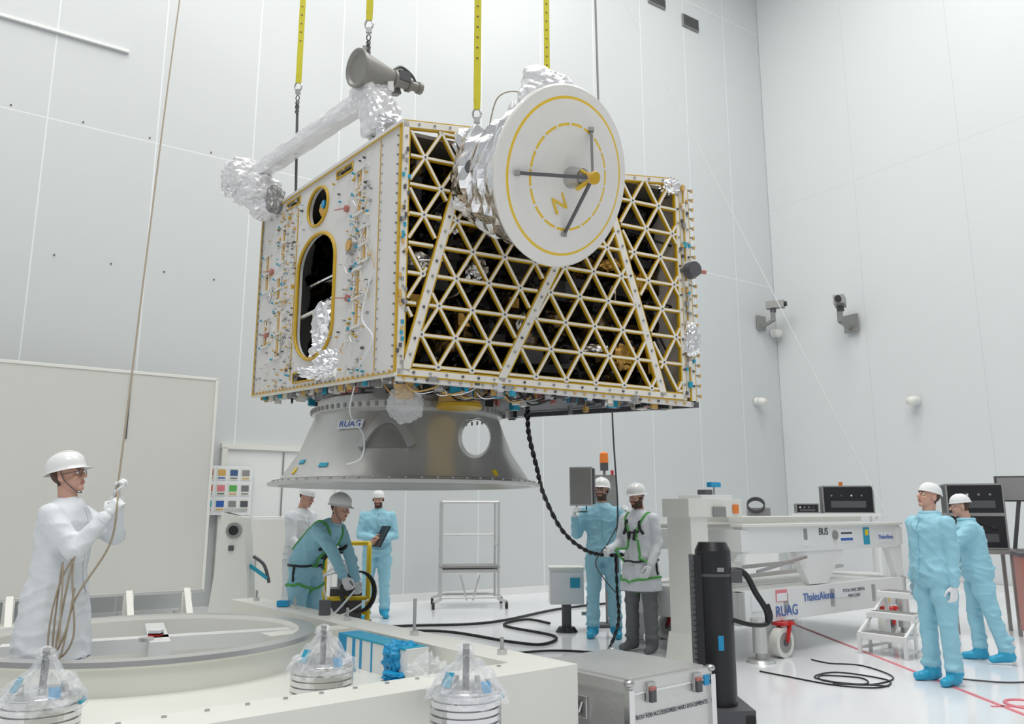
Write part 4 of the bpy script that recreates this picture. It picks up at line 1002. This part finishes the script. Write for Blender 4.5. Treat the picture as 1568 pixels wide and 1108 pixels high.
b.obj('equipment_box',(.68,10.4,0))
def flightcase(b,c,s):
    b.box(c,s,'blk'); x,y,z=c
    for sx in(-1,1):
        for sz in(-1,1): b.beam((x+sx*s[0]/2,y-s[1]/2,z+sz*s[2]/2),(x+sx*s[0]/2,y+s[1]/2,z+sz*s[2]/2),.02,.02,'grey')
    for sx in(-1,1): b.beam((x+sx*s[0]/2,y-s[1]/2,z-s[2]/2),(x+sx*s[0]/2,y-s[1]/2,z+s[2]/2),.02,.02,'grey')
    for sz in(-1,1): b.beam((x-s[0]/2,y-s[1]/2,z+sz*s[2]/2),(x+s[0]/2,y-s[1]/2,z+sz*s[2]/2),.02,.02,'grey')
    for i in range(4): b.cyl((x-s[0]*.33+i*s[0]*.2,y-s[1]/2-.01,z+s[2]*.15),(x-s[0]*.33+i*s[0]*.2,y-s[1]/2,z+s[2]*.15),.014,.014,rng.choice(['paper','dgrey','grey','alu']),8)
    b.box((x,y-s[1]/2-.004,z-s[2]*.18),(s[0]*.7,.006,s[2]*.25),'dgrey')
b=MB(); flightcase(b,(0,0,1.66),(.75,.5,.42)); flightcase(b,(-.62,0,1.52),(.34,.4,.14)); b.box((-.2,0,1.42),(1.35,.6,.05),'white')
for x in(-.8,.4):
    for y in(-.25,.25): b.beam((x,y,.0),(x,y,1.4),.04,.04,'white')
b.box((-.2,0,.5),(1.25,.55,.04),'white'); b.cyl((-.05,.1,1.87),(-.05,.1,1.95),.03,.03,'org'); b.obj('test_equipment_table',(5.45,13.2,0),-.25)
b=MB(); flightcase(b,(0,0,1.62),(.62,.5,.36)); flightcase(b,(0,0,1.22),(.62,.5,.40)); b.tube(bez([(-.1,-.27,1.7),(-.2,-.35,1.5),(.1,-.35,1.3),(.2,-.27,1.25)],6),.012,'blk')
b.box((0,0,.98),(.75,.6,.05),'grey')
for x in(-.33,.33):
    for y in(-.25,.25): b.beam((x,y,0),(x,y,1.0),.04,.04,'grey')
b.box((.55,.1,1.75),(.5,.05,.32),'dgrey'); b.box((.55,.07,1.75),(.46,.01,.28),'grey'); b.beam((.55,.12,1.6),(.45,.15,.98),.04,.04,'dgrey'); b.box((.52,.1,.99),(.5,.3,.04),'grey')
b.obj('instrument_rack',(5.85,10.3,0),-.35)
b=MB(); b.box((0,0,.55),(.6,.5,.85),'lip')
for i in range(4): b.box((0,-.255,.25+i*.2),(.54,.01,.17),'org'); b.box((0,-.265,.31+i*.2),(.4,.02,.02),'alu')
b.box((0,0,.99),(.64,.54,.04),'dgrey')
for x in(-.25,.25):
    for y in(-.2,.2): b.cyl((x-.02,y,.06),(x+.02,y,.06),.06,.06,'rub'); b.box((x,y,.12),(.04,.04,.05),'grey')
b.obj('tool_trolley',(6.05,9.25,0),-.4,bevel=.004)
b=MB(); b.box((0,0,.65),(.5,.4,1.3),'white'); b.box((0,0,1.42),(.34,.3,.22),'grey'); 
for i in range(3): b.tube([V((.13*math.cos(a)-.05,-.18-.01*i,1.55+.1*math.sin(a)+.02*i)) for a in [2*pi*j/20 for j in range(20)]],.012,'dgrey',6,True)
b.obj('cable_reel_cabinet',(3.95,13.0,0),-.2)

b=MB()
def fc(pts,r,k): b.tube(bez([(x,y,r) for x,y in pts],10),r,k,6)
fc([(-2.2,10.4),(-1.38,10.75),(-.6,10.9),(-.1,11.3),(.72,12.6),(1.6,13.4)],.018,'blk')
fc([(-1.9,10.1),(-.9,10.3),(0.0,9.45),(.35,9.3),(.5,9.9),(-.1,10.8),(.2,11.4),(.5,11.0)],.016,'rub')
fc([(-.2,8.6),(.4,8.9),(.98,8.75)],.012,'blk')
b.obj('floor_cables')
b=MB()
fc([(2.3,7.8),(2.44,7.6),(2.76,7.19),(3.1,7.1),(3.3,7.4),(3.0,7.75),(2.7,7.5),(3.0,7.2),(3.4,7.5),(3.37,8.07),(3.1,8.2),(3.0,8.4)],.007,'blk')
fc([(2.76,7.25),(3.05,7.25),(3.1,7.5),(2.8,7.6),(2.75,7.35),(3.2,7.15)],.007,'blk')
fc([(3.9,7.5),(4.3,7.3),(4.7,7.45),(5.2,7.9)],.007,'dgrey')
b.obj('coiled_cable')
b=MB(); b.box((3.74,8.6,.003),(.035,5.8,.006),'rline'); b.box((3.9,6.45,.003),(.5,.03,.006),'rline'); b.box((3.95,6.25,.003),(.03,.5,.006),'rline'); b.tube([V((3.95+.14*math.cos(a),6.5+.16*math.sin(a),.004)) for a in [2*pi*i/20 for i in range(20)]],.012,'rline',6,True)
b.obj('floor_marking')

# ------------------------------------------------------------ light
w=bpy.data.worlds.new('world'); sc.world=w; w.use_nodes=True
bg=w.node_tree.nodes['Background']; bg.inputs[0].default_value=(.95,.98,1,1); bg.inputs[1].default_value=.45
def area(loc,size,e,rot=(0,0,0),col=(1,.985,.96)):
    l=bpy.data.lights.new('ceiling_lamp','AREA'); l.shape='RECTANGLE'; l.size=size[0]; l.size_y=size[1]; l.energy=e; l.color=col
    o=bpy.data.objects.new('ceiling_lamp',l); COL.objects.link(o); o.location=loc; o.rotation_euler=rot
k=.39
area((-4,5,15.8),(5,5),1400*k); area((4,5,15.8),(5,5),1500*k); area((-3,11,15.8),(4,4),900*k); area((5,12,15.8),(4,4),1200*k); area((0,-3,15.8),(6,4),2000*k)
